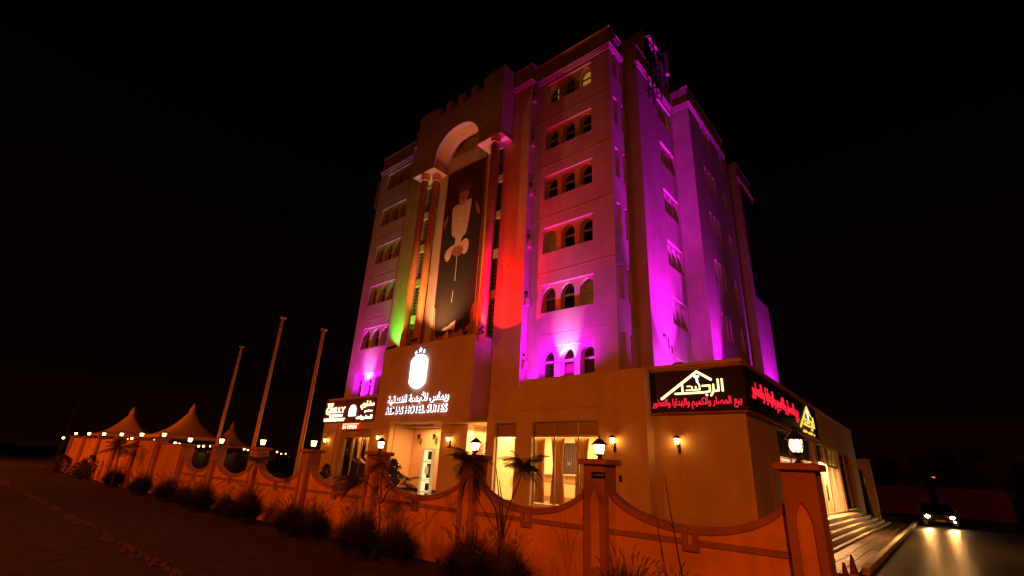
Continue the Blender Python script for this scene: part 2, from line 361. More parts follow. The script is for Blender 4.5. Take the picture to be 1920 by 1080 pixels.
# window surround: recessed panel with three pointed arches, shared
AC = (-1.16, 0.0, 1.15); gw = .345
def surround(w, centres, hw=.42, zs=.93, za=1.46, h=1.57, d=.40):
    f = lambda u, z, n: (u, n, z)
    return MB().wall(f, rect(-w/2, w/2, 0, h), [arch(c, hw, .02, zs, za) for c in centres], d).mesh('window_surround', PL)
SUR = surround(3.17, AC)
def window_meshes(hw, zs, za, pointed=True):
    f = lambda u, z, n: (u, n, z)
    o1 = arch(0, hw, 0, zs, za) if pointed else rect(-hw, hw, 0, za)
    b = .045
    if pointed: ins = [arch(0, hw-b, b, zs-.07, zs-.069+.001)][:0] or [rect(-hw+b, hw-b, b, zs-.12), [(p[0], p[1]) for p in arch(0, hw-b, zs-.01, zs+.0, za-b*1.3)]]
    else: ins = [rect(-hw+b, hw-b, b, za-b)]
    fr = MB().wall(f, o1, ins, .05)
    fr = fr.mesh('window', FRAME)
    pn = MB(); pn.add([(p[0], .03, p[1]) for p in o1], [tuple(range(len(o1)))]); pn = pn.mesh('pane', GLASS)
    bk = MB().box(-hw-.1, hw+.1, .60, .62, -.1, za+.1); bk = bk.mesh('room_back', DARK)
    return fr, pn, bk
FRM, PAN, BACK = window_meshes(.42, .93, 1.46)
def curtain_mesh(x0, x1, z0, z1, m, amp=.025, n=26, y=.16, wl=.085):
    g = MB(); vs = []
    for i in range(n+1):
        x = x0+(x1-x0)*i/n; yy = y+amp*sin(2*pi*(x-x0)/wl)+.01*sin(17*x)
        for z in (z0, (z0+z1)/2, z1): vs.append((x, yy*(1 if z != z0 else 1.1), z))
    g.add(vs, [(i*3+j, (i+1)*3+j, (i+1)*3+j+1, i*3+j+1) for i in range(n) for j in range(2)]); return g.mesh('curtain', m, True)
CM = {'full': curtain_mesh(-.5, .5, -.05, 1.5, CURT), 'brown': curtain_mesh(-.5, .5, -.05, 1.5, CURTD),
      'lit': curtain_mesh(-.5, .5, -.05, 1.5, CURTL), 'lithalf': curtain_mesh(.02, .5, -.05, 1.5, CURTL), 'dim': curtain_mesh(-.5, .5, -.05, 1.5, CURTL2),
      'sides': curtain_mesh(.12, .5, -.05, 1.5, CURT)}
LITLAB = {'lit': 'window with its curtain lit yellow from inside', 'lithalf': 'window with the right half of its curtain lit yellow', 'dim': 'window with a dim warm curtain'}
def arched(O, rz, look):
    """a window at O (sill centre on the wall plane) turned by rz"""
    w = inst('window', FRM, O, rz, HB)
    p = inst('pane', PAN, (0, 0, 0), 0, w, False)
    if look in CM: inst('curtain', CM[look], (0, 0, 0), 0, w, False)
    inst('room_back', BACK, (0, 0, 0), 0, w, False)
    if look in LITLAB: w['label'] = LITLAB[look]
    return w
def triple(O, rz, looks):
    inst('window_surround', SUR, O, rz, HB)
    for c, l in zip(AC, looks):
        arched(Vector(O)+Matrix.Rotation(rz, 3, 'Z') @ Vector((c, .31, .02)), rz, l)
LR = {5: ('lithalf', '-', 'lit'), 4: '---', 3: '---', 2: ('dim', '-', 'sides'), 1: ('brown', '-', 'dim'), 0: ('brown', 'brown', 'brown')}
LL = {5: '---', 4: '---', 3: ('-', '-', 'brown'), 2: ('brown', '-', 'full'), 1: ('brown', '-', 'full'), 0: ('-', 'brown', '-')}
for k in K6:
    triple(((GR[0]+GR[1])/2, 18.92, sill(k)), 0, LR[k]); triple(((GL[0]+GL[1])/2, 18.92, sill(k)), 0, LL[k])
# right return of the tower, x = -9.9
Q = pi/2
slots = [(19.12, 19.58), (20.0, 20.42)]
MB().wall(RGT(-9.9), rect(18.921, 20.999, 4.6, TOP), [rect(a, b, sill(k)+.15, sill(k)+1.95) for k in K6 for a, b in slots], .3).build('tower_wall', PL, HB)
f_ = lambda u, z, n: (u, n, z)
SLF = MB().wall(f_, rect(-.23, .23, 0, 1.35), [rect(-.19, .19, .04, .95), rect(-.19, .19, 1.0, 1.31)], .05).mesh('window', FRAME)
g = MB(); g.add([(-.23, .03, 0), (.23, .03, 0), (.23, .03, 1.35), (-.23, .03, 1.35)], [(0, 1, 2, 3)]); SLP = g.mesh('pane', GLASS)
SLH = MB().box(-.23, .23, 0, .1, 1.35, 1.8).mesh('window_head', PL)
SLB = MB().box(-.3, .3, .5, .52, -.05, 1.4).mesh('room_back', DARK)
for k in K6:
    for i, (a, b) in enumerate(slots):
        c = (a+b)/2; w = inst('window', SLF, (-9.9-.2, c, sill(k)+.15), Q, HB); w.scale = ((b-a)/.46, 1, 1)
        inst('pane', SLP, (0, 0, 0), 0, w, False); inst('window_head', SLH, (0, 0, 0), 0, w, False); inst('room_back', SLB, (0, 0, 0), 0, w, False)
        if k == 2 and i == 0: inst('curtain', CM['dim'], (0, 0, 0), 0, w, False)
# S: middle block of the right side; T and U further back
SX = -9.25
MB().wall(FRT(21.0), rect(-9.899, SX, 4.6, TOP), [], .12).build('side_wall', PL, HB)
# windows of this block (three arches) sit in a shallow bay at its far end
MB().wall(RGT(SX), rect(21.121, 26.099, 4.6, TOP), [rect(23.75, 25.98+.0, sill(k), sill(k)+1.57) for k in K6], .12).build('side_wall', PL, HB)
SUR2 = surround(2.23, (-.74, 0, .74), .30, .92, 1.38); FR2, PA2, BK2 = window_meshes(.30, .92, 1.38)
for k in K6:
    yc = (23.75+25.98)/2
    inst('window_surround', SUR2, (SX-.12, yc, sill(k)), Q, HB)
    for j, c in enumerate((-.74, 0, .74)):
        w = inst('window', FR2, (SX-.42, yc+c, sill(k)+.02), Q, HB); inst('pane', PA2, (0, 0, 0), 0, w, False); inst('room_back', BK2, (0, 0, 0), 0, w, False)
        if k == 5 and j == 2: inst('curtain', CM['lit'], (0, 0, 0), 0, w, False); w['label'] = 'window with its curtain lit yellow, top floor beside the corner'
TX = -8.1
TS = [(28.1, 28.6), (28.85, 29.35), (29.6, 30.1)]
MB().wall(RGT(TX), rect(26.221, 33.4, 4.6, TOP), [rect(a, b, sill(k)+.1, sill(k)+1.7) for k in K6 for a, b in TS]+[arch(32.2, .4, sill(k)+.1, sill(k)+1.1, sill(k)+1.7) for k in K6], .25).build('side_wall', PL, HB)
MB().wall(FRT(26.1), rect(SX+.001, TX, 4.6, TOP), [], .12).build('side_wall', PL, HB)
FR3, PA3, BK3 = window_meshes(.25, 1.2, 1.6, False)
FR4, PA4, BK4 = window_meshes(.4, 1.0, 1.6)
for k in K6:
    for a, b in TS:
        w = inst('window', FR3, (TX-.2, (a+b)/2, sill(k)+.1), Q, HB); inst('pane', PA3, (0, 0, 0), 0, w, False); inst('room_back', BK3, (0, 0, 0), 0, w, False)
    w = inst('window', FR4, (TX-.2, 32.2, sill(k)+.1), Q, HB); inst('pane', PA4, (0, 0, 0), 0, w, False); inst('room_back', BK4, (0, 0, 0), 0, w, False)
MB().wall(RGT(-8.65), rect(33.4, 36.699, 4.6, TOP), [], .3).build('side_wall', PL, HB)
MB().wall(FRT(36.7), rect(-8.649, TX, 4.6, TOP), [], .12).build('side_wall', PL, HB)
MB().wall(RGT(TX), rect(36.821, 41.0, 4.6, TOP), [], .3).build('side_wall', PL, HB)
g = MB().box(TX, TX+.06, 37.4, 40.6, 15.3, 24.6)
g.build('glass_front', mat('dark_glass', (.012, .010, .02), .12, var=0, spec=.8), HB)
g = MB()
for z in [15.3+1.55*i for i in range(7)]: g.box(TX+.06, TX+.09, 37.4, 40.6, z-.03, z+.03)
for y in (37.4, 39.0, 40.6): g.box(TX+.06, TX+.085, y-.03, y+.03, 15.33, 24.57)
g.build('glass_front_mullion', METAL, HB)
# B bays (front plane 18.3) and their right returns
for (x0, x1) in ((-26.85, -25.0), (-17.15, -15.15)):
    MB().wall(FRT(18.3), rect(x0, x1, 0 if x0 > -20 else 4, TOP), [], .5).build('bay_wall', PL, HB)
g = MB()
for k in K6:
    MB().bevbox(-15.15, -14.93, 18.42, 18.72, sill(k)+.5, sill(k)+.92, .02).build('vent_box', TRIM, HB)
    MB().box(-15.15, -15.05, 18.5, 18.6, sill(k)+1.2, sill(k)+1.32).build('outlet_box', METAL, HB)
# A: the arch block, plane 17.24, with crenels along the top
cren = [(-25.1, 21.5), (-25.1, TOP), (-23.4, TOP), (-23.4, 26.72)]
for a, b in ((-22.9, -22.2), (-21.64, -20.98), (-20.36, -19.66), (-19.14, -18.47)):
    cren += [(a, 26.72), (a, 25.87), (b, 25.87), (b, 26.72)]
cren += [(-18.1, 26.72), (-18.1, TOP), (-16.6, TOP), (-16.6, 21.5), (-18.52, 21.5)]
ar = arch(-20.65, 2.13, 21.5, 22.0, 24.02, 12)
cren += ar[2:-1] + [(-22.78, 22.0), (-22.78, 21.5)]
MB().wall(FRT(17.24), cren, [], 1.26, back=False).build('arch_block', PL, HB)
MB().wall(FRT(18.5), rect(-25.1, -16.6, 24.0, 25.8), [], .3).build('arch_block_back', PL, HB)
g = MB().box(-24.95, -22.7, 17.20, 18.5, 21.40, 21.52); g.build('pier_cap_slab', PL, HB)
g = MB().box(-18.6, -16.52, 17.20, 18.5, 21.40, 21.52); g.build('pier_cap_slab', PL, HB)
# wall behind the arch: tympanum window, beam, pilasters and the strip windows
MB().wall(FRT(18.5), [(-22.78, 21.3), (-18.52, 21.3), (-18.52, 24.6), (-22.78, 24.6)], [arch(-20.65, 1.75, 22.75, 22.8, 24.25, 10)], .3).build('tympanum_wall', PL, HB)
g = MB(); g.add([(p[0], 18.72, p[1]) for p in arch(-20.65, 1.75, 22.75, 22.8, 24.25, 10)], [tuple(range(24))[:len(arch(-20.65, 1.75, 22.75, 22.8, 24.25, 10))]])
tw = g.build('window', mat('obscure_glass', (.30, .22, .08), .4, var=.2), HB)
g = MB()
for x in (-21.5, -20.65, -19.8): g.box(x-.03, x+.03, 18.66, 18.72, 22.76, 24.1)
g.build('mullion', FRAME, tw)
MB().box(-22.45, -18.8, 18.38, 18.5, 21.3, 22.45).build('beam', PL, HB)
for x0, x1 in ((-25.0, -24.93), (-24.15, -23.75), (-23.35, -22.40), (-18.72, -18.3), (-18.25, -17.85), (-17.22, -17.15)):
    MB().wall(FRT(18.42), rect(x0, x1, 8.0, 21.4), [], .5).build('pilaster', PL, HB)
MB().box(-22.4, -18.7, 18.44, 18.6, 8, 21.4).build('banner_wall', mat('stone_clad', (.42, .33, .22), .85, .8, 26, .4, bdist=.05), HB)
LAT = mat('tinted_glass', (.03, .035, .022), .15, var=0, spec=.8)
SPD = MB().box(-.27, .27, 0, .12, 0, .55).mesh('spandrel', PL)
for xc in (-24.54, -23.55, -17.53):
    for k in range(5):
        z = 8.55+k*2.6+ (.5 if xc > -20 else .15)
        w = MB().box(xc-.31, xc+.31, 18.62, 18.66, z, z+2.05).build('strip_window', LAT, HB)
        g = MB()
        for i in range(9): g.box(xc-.30, xc+.30, 18.60, 18.618, z+.05+i*.245, z+.07+i*.245)
        for i in range(3): g.box(xc-.31+i*.29, xc-.28+i*.29, 18.595, 18.60, z, z+2.05)
        g.build('glazing_bar', FRAME, w)
        s = MB().bevbox(xc-.33, xc+.33, 18.48, 18.62, z+2.05, z+2.6, .015).build('spandrel', PL, HB)
for x, y in ((-23.93, 17.52), (-23.31, 18.02), (-17.07, 17.35), (-17.78, 18.02)):
    c = MB().lathe([(.235, 8.3), (.235, 20.9)], 24, (x, y)).build('column', COLM, HB, True)
    MB().lathe([(.24, 20.86), (.30, 20.90), (.30, 20.98), (.255, 21.02), (.255, 21.08), (.31, 21.14), (.33, 21.24), (.30, 21.3), (.34, 21.36), (.34, 21.42)], 24, (x, y)).build('capital', COLM, c, True)
for x in (-22.43, -18.75, -23.66, -18.05):
    MB().tube([(x, 18.36, 8.5), (x, 18.36, 21.2)], .032, 8).build('drain_pipe', POLE, HB, True)
# cornices and parapet mouldings
for (z, d) in ((CN, .12), (CN-.13, .08), (CN-.28, .04)):
    h = .09
    for bx in ((-15.03, -9.9+d, 18.8-d, 18.8, z, z+h), (-31.9-d, -26.97, 18.8-d, 18.8, z, z+h), (-9.9, -9.9+d, 18.802, 20.88, z+.001, z+h-.001),
               (-16.6, -15.15+d, 18.3-d, 18.3, z, z+h), (-26.85, -25.1, 18.3-d, 18.3, z, z+h), (-15.15, -15.15+d, 18.302, 18.67, z+.001, z+h-.001),
               (-9.75, -9.25+d, 21.0-d, 21.0, z, z+h), (-9.25, -9.25+d, 21.002, 25.98, z+.001, z+h-.001), (-9.1, TX+d, 26.1-d, 26.1, z, z+h),
               (TX, TX+d, 26.102, 33.4, z+.001, z+h-.001), (-8.6, TX+d, 36.7-d, 36.7, z, z+h), (TX, TX+d, 36.702, 41, z+.001, z+h-.001)):
        MB().box(*bx).build('cornice', PL, HB)
for a in ((-15.1, -9.85, 18.76, 19.1), (-31.95, -26.9, 18.76, 19.1), (-10.25, -9.85, 19.101, 20.95), (-16.59, -15.1, 18.26, 18.759), (-26.9, -25.11, 18.26, 18.7), (-9.6, -9.2, 20.96, 22.9), (-8.5, -8.05, 26.06, 33.45), (-8.5, -8.05, 36.66, 41.05)):
    MB().box(a[0], a[1], a[2], a[3], TOP, TOP+.07).build('parapet_coping', TRIM, HB)
# body: roof, rear and left walls
MB().box(-31.6, -10.5, 19.7, 41.0, 26.0, 26.1).box(-26.8, -9.6, 19.0, 19.7, 26.0, 26.1).build('roof', ROOFM, HB)
MB().box(-31.9, -31.6, 19.1, 41.0, 4.6, TOP).box(-31.6, -8.2, 41.0, 41.3, 4.6, TOP).build('rear_wall', PL, HB)
# roof house beside the right corner
MB().wall(RGT(-9.25), [(22.95, TOP+.07), (26.1, TOP+.07), (26.1, 28.9), (24.3, 28.9), (24.3, 30.2), (22.95, 30.2)], [rect(23.2, 24.2, 27.3, 29.0)], .25).wall(FRT(22.95), rect(-13.5, -9.25, 26.1, 30.2), [rect(-11.6, -10.3, 27.2, 29.2)], .25).build('roof_house', PL, HB)
MB().box(-13.5, -9.3, 23.2, 26.1, 30.0-.05, 30.1).build('roof', ROOFM, HB)
MB().box(-9.25, -9.10, 23.0, 24.4, 29.3, 29.4).box(-13.4, -9.1, 22.83, 22.95, 29.3, 29.4).build('cornice', PL, HB)
# ---------------- podium
PF = 17.0
# portico
MB().wall(FRT(PF), [(-25.05, 0), (-23.44, 0), (-23.44, 4.31), (-19.08, 4.31), (-19.08, 0), (-17.17, 0), (-17.17, 8.68), (-25.05, 8.68)], [], .3, back=True).build('portico_wall', PL2, HB)
MB().wall(RGT(-17.17), [(17.301, 0), (18.299, 0), (18.299, 8.68), (17.301, 8.68)], [rect(17.42, 18.24, .9, 4.48)], .2).build('portico_wall', PL2, HB)
MB().box(-25.05, -24.8, 17.3, 18.8, 0, 8.68).build('portico_wall', PL2, HB)
MB().box(-24.8, -17.4, 17.3, 18.3, 8.2, 8.3).build('portico_roof', ROOFM, HB)
g = MB()
for i in range(9): g.box(-17.27, -17.24, 17.42+i*.1, 17.45+i*.1, .9, 4.48)
for i in range(38): g.box(-17.24, -17.215, 17.42, 18.24, .93+i*.095, .955+i*.095)
g.build('lattice_screen', mat('lattice_paint', (.62, .42, .24), .6, var=0), HB)
PORCH = mat('porch_plaster', (.62, .50, .36), .8, .15, 9, .05)
g = MB().box(-24.4, -17.37, 17.3, 19.3, 4.3, 4.36)           # ceiling
g.box(-24.4, -17.2, 19.0, 19.1, .7, 4.3)                      # back wall
g.box(-23.9, -23.8, 17.3, 19.0, .7, 4.3)
g.box(-23.8, -21.2, 18.3, 18.999, 4.15, 4.3)
g.build('porch_wall', PORCH, HB)
MB().box(-24.4, -17.2, 15.4, 19.0, .0, .74).build('porch_floor', mat('polished_floor', (.10, .08, .06), .12, .02, 10, .2, spec=.7), HB)
MB().box(-23.8, -22.62, 18.975, 18.999, .74, .86).box(-21.62, -17.4, 18.975, 18.999, .74, .86).box(-23.8, -23.78, 17.3, 18.97, .74, .86).build('skirting', METAL, HB)
MB().box(-23.8, -23.77, 17.42, 17.62, .9, 4.2).build('side_panel', mat('olive_panel', (.26, .22, .10), .4, var=.1), HB)
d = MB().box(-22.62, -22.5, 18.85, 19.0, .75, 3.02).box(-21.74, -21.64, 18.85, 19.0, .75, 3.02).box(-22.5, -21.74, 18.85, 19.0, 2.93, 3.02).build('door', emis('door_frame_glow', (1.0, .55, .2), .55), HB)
MB().box(-22.5, -21.74, 18.93, 18.96, .76, 2.93).build('pane', emis('lit_door_glass', (1.0, .74, .30), 1.25), d)
g = MB()
for a, b in ((2.42, 2.86), (1.45, 2.2), (.80, 1.18)): g.box(-22.13, -21.78, 18.915, 18.93, a, b)
for z in (2.32, 2.26, 1.36, 1.28): g.box(-22.5, -21.74, 18.918, 18.93, z, z+.02)
g.build('dark_door_panel', METAL, d)
g = MB().lathe([(.16, 0), (.16, .012)], 16); g.v = [(x-22.13, 18.90+z, y*1.4+1.82) for x, y, z in g.v]; g.build('door_emblem', emis('door_emblem_glow', (1, .7, .3), .5), d)
MB().tube([(-21.9, 18.86, 1.6), (-21.9, 18.86, 2.1)], .02, 8).build('handle', ALU, d)
# lobby bay
BY = 16.28; KB = 16.28/16.0
bx_ = lambda x: x*KB
bz_ = lambda z: 2.1+(z-2.1)*KB
LW = [(bx_(-14.49), bx_(-13.28), bz_(.92), bz_(3.97)), (bx_(-12.45), bx_(-9.35), bz_(.88), bz_(3.99))]
MB().wall(FRT(BY), [(bx_(-14.98), 0), (-7.57, 0), (-7.57, bz_(5.80)), (bx_(-12.9), bz_(5.76)), (bx_(-14.98), bz_(4.22))], [rect(*LW[0]), rect(*LW[1])], .28, back=True).build('lobby_wall', PL2, HB)
MB().wall(RGT(-7.57), rect(16.561, 16.9, 0, bz_(5.80)), [], .3).build('lobby_wall', PL2, HB)
MB().bevbox(bx_(-13.26), bx_(-9.37), BY-.07, BY-.001, 4.50, 4.60, .015).bevbox(bx_(-14.98), bx_(-13.3), BY-.05, BY-.001, bz_(4.16), bz_(4.23), .015).build('ledge', PL2, HB)
MB().box(-12.9, -7.75, 16.57, 18.8, 5.25, 5.35).build('terrace', ROOFM, HB)
MB().box(-7.75, -4.7, 16.95, 41, 5.3, 5.4).build('terrace', ROOFM, HB)
MB().box(-9.9, -7.76, 18.81, 21, 5.27, 5.36).build('terrace', ROOFM, HB)
INT = mat('lobby_plaster', (.72, .60, .36), .7, .02, 9, .04)
g = MB().box(-18.5, -7.8, 16.57, 20.3, 4.10, 4.15).box(-17.1, -7.8, 20.2, 20.3, .9, 4.1).box(-8.0, -7.85, 16.57, 20.2, .9, 4.1).box(-17.1, -17.0, 18.9, 20.2, .9, 4.1)
g.box(-17.0, -15.26, 18.32, 18.4, .9, 4.1); g.box(-15.35, -15.26, 16.57, 18.4, .9, 4.1)
g.build('lobby_room', INT, HB)
MB().box(-17.1, -7.85, 16.57, 20.2, .8, .9).build('lobby_floor', mat('lobby_tile', (.30, .22, .14), .2, .02, 10, .1, spec=.6), HB)
g = MB()
for a in ((-15.9, -14.9), (-14.2, -13.8), (-14.55, -14.3), (-13.7, -13.35)): pass
for x0, x1 in ((-15.9, -14.85), (-14.0, -12.9)):
    n = 20
    for i in range(n): xx = x0+(x1-x0)*i/n; g.box(xx, xx+.045, 20.10+.03*(i%2), 20.14+.03*(i%2), 2.05, 3.45)
g.build('lobby_drape', mat('purple_drape', (.06, .03, .035), .9, var=.1), HB)
g = MB()
for x, y, s in ((-15.6, 18.6, .3), (-15.0, 17.3, .22), (-13.2, 19.0, .25), (-11.4, 18.2, .25), (-10.2, 19.2, .25), (-9.4, 17.6, .2)): g.lathe([(s*.4, 4.05), (s*.4, 4.095)], 12, (x, y))
g.build('ceiling_light', emis('ceiling_light_glow', (1.0, .8, .5), 9), HB)
for k, (a, b, c, e_) in enumerate(LW):
    f = MB().wall(FRT(BY+.16), rect(a, b, c, e_), [rect(a+.05, b-.05, c+.05, 3.43), rect(a+.05, b-.05, 3.50, e_-.04)], .06)
    for x in ((-11.62, -10.49) if k else ()): f.box(x-.03, x+.03, BY+.155, BY+.23, c+.05, e_-.04)
    w = f.build('window', ALU, HB); tag(w, ('narrow lobby window beside the entrance', 'wide three-part lobby window with gathered curtains')[k])
    g = MB(); g.add([(a+.05, BY+.2, c+.05), (b-.05, BY+.2, c+.05), (b-.05, BY+.2, 3.41), (a+.05, BY+.2, 3.41)], [(0, 1, 2, 3)]); g.build('pane', GLASS, w)
    MB().box(a+.05, b-.05, BY+.20, BY+.21, 3.50, e_-.04).build('transom_panel', mat('frosted_panel', (.34, .24, .12), .4, var=.1), w)
    MB().box(a-.05, b+.05, BY-.05, BY+.15, c-.08, c-.002).build('sill', MARB, w)
    for x in ((-12.50, -11.62, -10.49, -9.60) if k else (-13.66,)):
        ww = .20 if x in (-12.50, -9.60, -13.66) else .27
        gc = MB(); n = 28; vs = []
        for i in range(n):
            t = 2*pi*i/n; rr = 1+.16*sin(t*9)
            for z, s in ((.95, 1.15), (1.7, .95), (2.4, .72), (3.05, .95), (3.40, 1.1)): vs.append((x+ww*s*cos(t)*rr, BY+.40+.09*sin(t)*rr, z))
        gc.add(vs, [(i*5+j, ((i+1)%n)*5+j, ((i+1)%n)*5+j+1, i*5+j+1) for i in range(n) for j in range(4)])
        gc.build('gathered_curtain', translucent('gold_curtain', (.42, .25, .10), .5), w, True)
# restaurant corner on the left
RW = (-28.2, -25.3, 1.2, 3.95)
MB().wall(FRT(17.0), rect(-30.68, -25.06, 0, 5.95), [rect(*RW)], .3, back=True).build('restaurant_wall', PL2, HB)
MB().box(-30.68, -30.4, 17.3, 19.2, 0, 5.95).build('restaurant_wall', PL2, HB)
MB().bevbox(-30.1, -28.95, 16.94, 17.0, 0, 4.35, .012).build('pilaster', PL2, HB)
w = MB().wall(FRT(17.2), rect(*RW), [rect(RW[0]+.05, -27.3, 1.25, 3.5), rect(-27.22, -26.35, 1.25, 3.5), rect(-26.27, RW[1]-.05, 1.25, 3.5)], .05).build('window', FRAME, HB); w['label'] = 'restaurant window with hanging curtains lit from inside'
g = MB(); g.add([(RW[0]+.05, 17.23, 1.25), (RW[1]-.05, 17.23, 1.25), (RW[1]-.05, 17.23, 3.5), (RW[0]+.05, 17.23, 3.5)], [(0, 1, 2, 3)]); g.build('pane', GLASS, w)
for i in range(7):
    x0 = -28.15+i*.40; m = (CURTD, CURTL2, CURTD, CURTL3, CURTD, CURTL3, CURTD)[i]
    inst('curtain', curtain_mesh(x0, x0+.40, 1.2, 3.5, m, .03, 20, 17.42, .11), (0, 0, 0), 0, w)
MB().box(-28.4, -25.1, 17.9, 17.95, 1, 4).build('room_back', mat('room_backing', (.10, .05, .02), .9, var=.1), w)
lamp('AREA', 'restaurant_light_source', (-26.2, 17.32, 3.9), 110, (1, .42, .1), (-26.2, 17.5, 1.5), sx_=1.2, sy_=.2)
MB().box(-30.3, -25.06, 17.3, 18.8, 5.3, 5.4).build('terrace', ROOFM, HB)
# shop corner on the right
SY, SXX = 16.8, -4.42
SH = [(20.6, 27.5, .92, 4.12), (28.3, 30.4, .9, 4.12), (30.7, 34.6, .9, 4.08), (35.2, 40.2, .9, 4.05)]
MB().wall(FRT(SY), rect(-7.74, SXX, 0, 5.93), [], .25).build('shop_wall', PL2, HB)
MB().wall(RGT(SXX), rect(SY+.25, 43.0, 0, 5.93), [rect(*s) for s in SH], .25, back=False).build('shop_wall', PL2, HB)
MB().bevbox(-7.56, SXX+.08, SY-.08, SY+.35, 5.85, 5.97, .015).bevbox(SXX-.3, SXX+.08, SY+.36, 43, 5.85, 5.97, .015).build('parapet_coping', TRIM, HB)
MB().box(SXX, SXX+.02, 18.9, 19.7, 1.0, 3.0).build('side_door_panel', TRIM, HB)
SHI = mat('shop_plaster', (.80, .74, .62), .6, .02, 9, .05)
g = MB().box(-9.0, SXX-.26, 19.6, 43, 3.20, 3.25).box(-9.1, -9.0, 19.6, 43, .9, 4.15).box(-9, SXX-.26, 19.5, 19.6, .9, 4.15).box(-9, SXX-.26, 34.75, 34.85, .9, 4.15).box(-9, SXX-.26, 28.0, 28.06, 3.2, 4.15)
g.build('shop_room', SHI, HB)
MB().box(-6.9, -6.8, 28.1, 31.2, .9, 3.2).build('light_catching_wall', SHI, HB)  # added wall behind the door, there to catch the lamp light
for y_ in (20.5, 22.9, 25.3, 28.3, 30.4): MB().box(-5.35, -5.25, y_, y_+1.9, 3.13, 3.17).build('tube_light', emis('tube_light_glow', (1, .8, .6), 2.2), HB)
MB().box(-9.0, SXX-.01, 19.6, 43, .8, .9).build('shop_floor', MARB, HB)
for k, s in enumerate(SH):
    a, b, c, e_ = s
    hs = [rect(a+.07, b-.07, c+.06, 3.1), rect(a+.07, b-.07, 3.18, e_-.06)] if k != 1 else [rect(a+.08, (a+b)/2-.05, c+.04, 3.1), rect((a+b)/2+.05, b-.08, c+.04, 3.1), rect(a+.07, b-.07, 3.18, e_-.06)]
    f = MB().wall(RGT(SXX-.08), rect(a, b, c, e_), hs, .07)
    if k in (0, 2, 3):
        for x in ([a+(b-a)*t for t in ((.33, .66) if k == 0 else (.5,))]): f.box(SXX-.15, SXX-.075, x-.035, x+.035, c+.06, e_-.06)
    w = f.build('shop_window' if k != 1 else 'shop_door', ALU, HB)
    tag(w, ('wide lit shop window under the black sign', 'bright glazed double door of the shop', 'amber lit shop window right of the door', 'dark unlit shop window at the far end')[k])
    g = MB(); g.add([(SXX-.11, a+.07, c+.05), (SXX-.11, b-.07, c+.05), (SXX-.11, b-.07, e_-.06), (SXX-.11, a+.07, e_-.06)], [(0, 1, 2, 3)]); g.build('pane', GLASS, w)
    MB().box(SXX-.14, SXX-.125, a+.07, b-.07, 3.18, e_-.06).build('transom_panel', translucent('grey_transom', (.42, .44, .36), .6), w)
    if k == 1:
        for y in ((a+b)/2-.12, (a+b)/2+.12): MB().tube([(SXX+.0, y, 1.5), (SXX+.0, y, 2.2)], .02, 8).build('handle', METAL, w)
    if k == 2:
        for y in (31.6, 32.2, 32.8): MB().lathe([(.05, 0), (.05, .01)], 10).build('sticker', METAL, w, world=False).location = (0, 0, 0)
for o_ in [x for x in COL.objects if x.name.startswith('sticker')]: COL.objects.unlink(o_)
# shelving inside the shop
sh = empty('display_shelf', (-8.6, 23.5, .9), 'wall of shelves with folded goods seen through the lit shop window', 'shelf')
g = MB()
for z in (1.2, 1.7, 2.2, 2.7, 3.2): g.box(-8.95, -8.5, 20, 27.5, z, z+.04)
for y in (20, 21.5, 23, 24.5, 26, 27.5): g.box(-8.95, -8.5, y-.03, y+.03, .9, 3.4)
g.build('shelf_frame', mat('shelf_wood', (.30, .16, .07), .5, var=.2), sh)
g = MB()
for z in (1.24, 1.74, 2.24, 2.74):
    y = 20.1
    while y < 27.3: ww = random.uniform(.12, .3); g.box(-8.9, -8.58, y, y+ww, z, z+random.uniform(.15, .38), random.randrange(3)); y += ww+.05
tag(g.build('shelf_goods', [mat('goods_a', (.55, .25, .12), .7, var=.1), mat('goods_b', (.7, .6, .45), .7, var=.1), mat('goods_c', (.12, .06, .05), .7, var=.1)], sh), kind='stuff')
mq = empty('shop_mannequin', (-5.6, 29.9, .9), 'dark clothed display dummy standing behind the shop door glass', 'mannequin')
MB().lathe([(.16, .9), (.18, 1.6), (.22, 2.0), (.24, 2.3), (.12, 2.45), (.06, 2.5), (.06, 2.56), (.09, 2.62), (.10, 2.72), (.06, 2.82)], 14, (-5.6, 29.9)).build('robe', mat('grey_cloth', (.12, .11, .11), .9, var=.1), mq, True)
# entrance steps: five marble treads each side-on, slabs laid end to end
st = empty('entrance_steps', (-3.7, 32, 0), 'five pale marble steps in front of the lit shop door', 'steps')
edges = [(-3.95, .85), (-3.76, .68), (-3.58, .51), (-3.40, .34), (-3.22, .17)]
for i, (x, z) in enumerate(edges):
    y0 = 20.6-.0; y1 = 36.5+i*1.7
    n = 7
    for j in range(n):
        a = y0+(y1-y0)*j/n; bb = y0+(y1-y0)*(j+1)/n-.008
        MB().bevbox(SXX+.001, x+.02, a, bb, z-.05, z, .008).build('tread', MARB, st)
    MB().box(SXX+.01, x, y0+.02, y1-.02, z-.17, z-.051).build('riser', GOLDW, st)
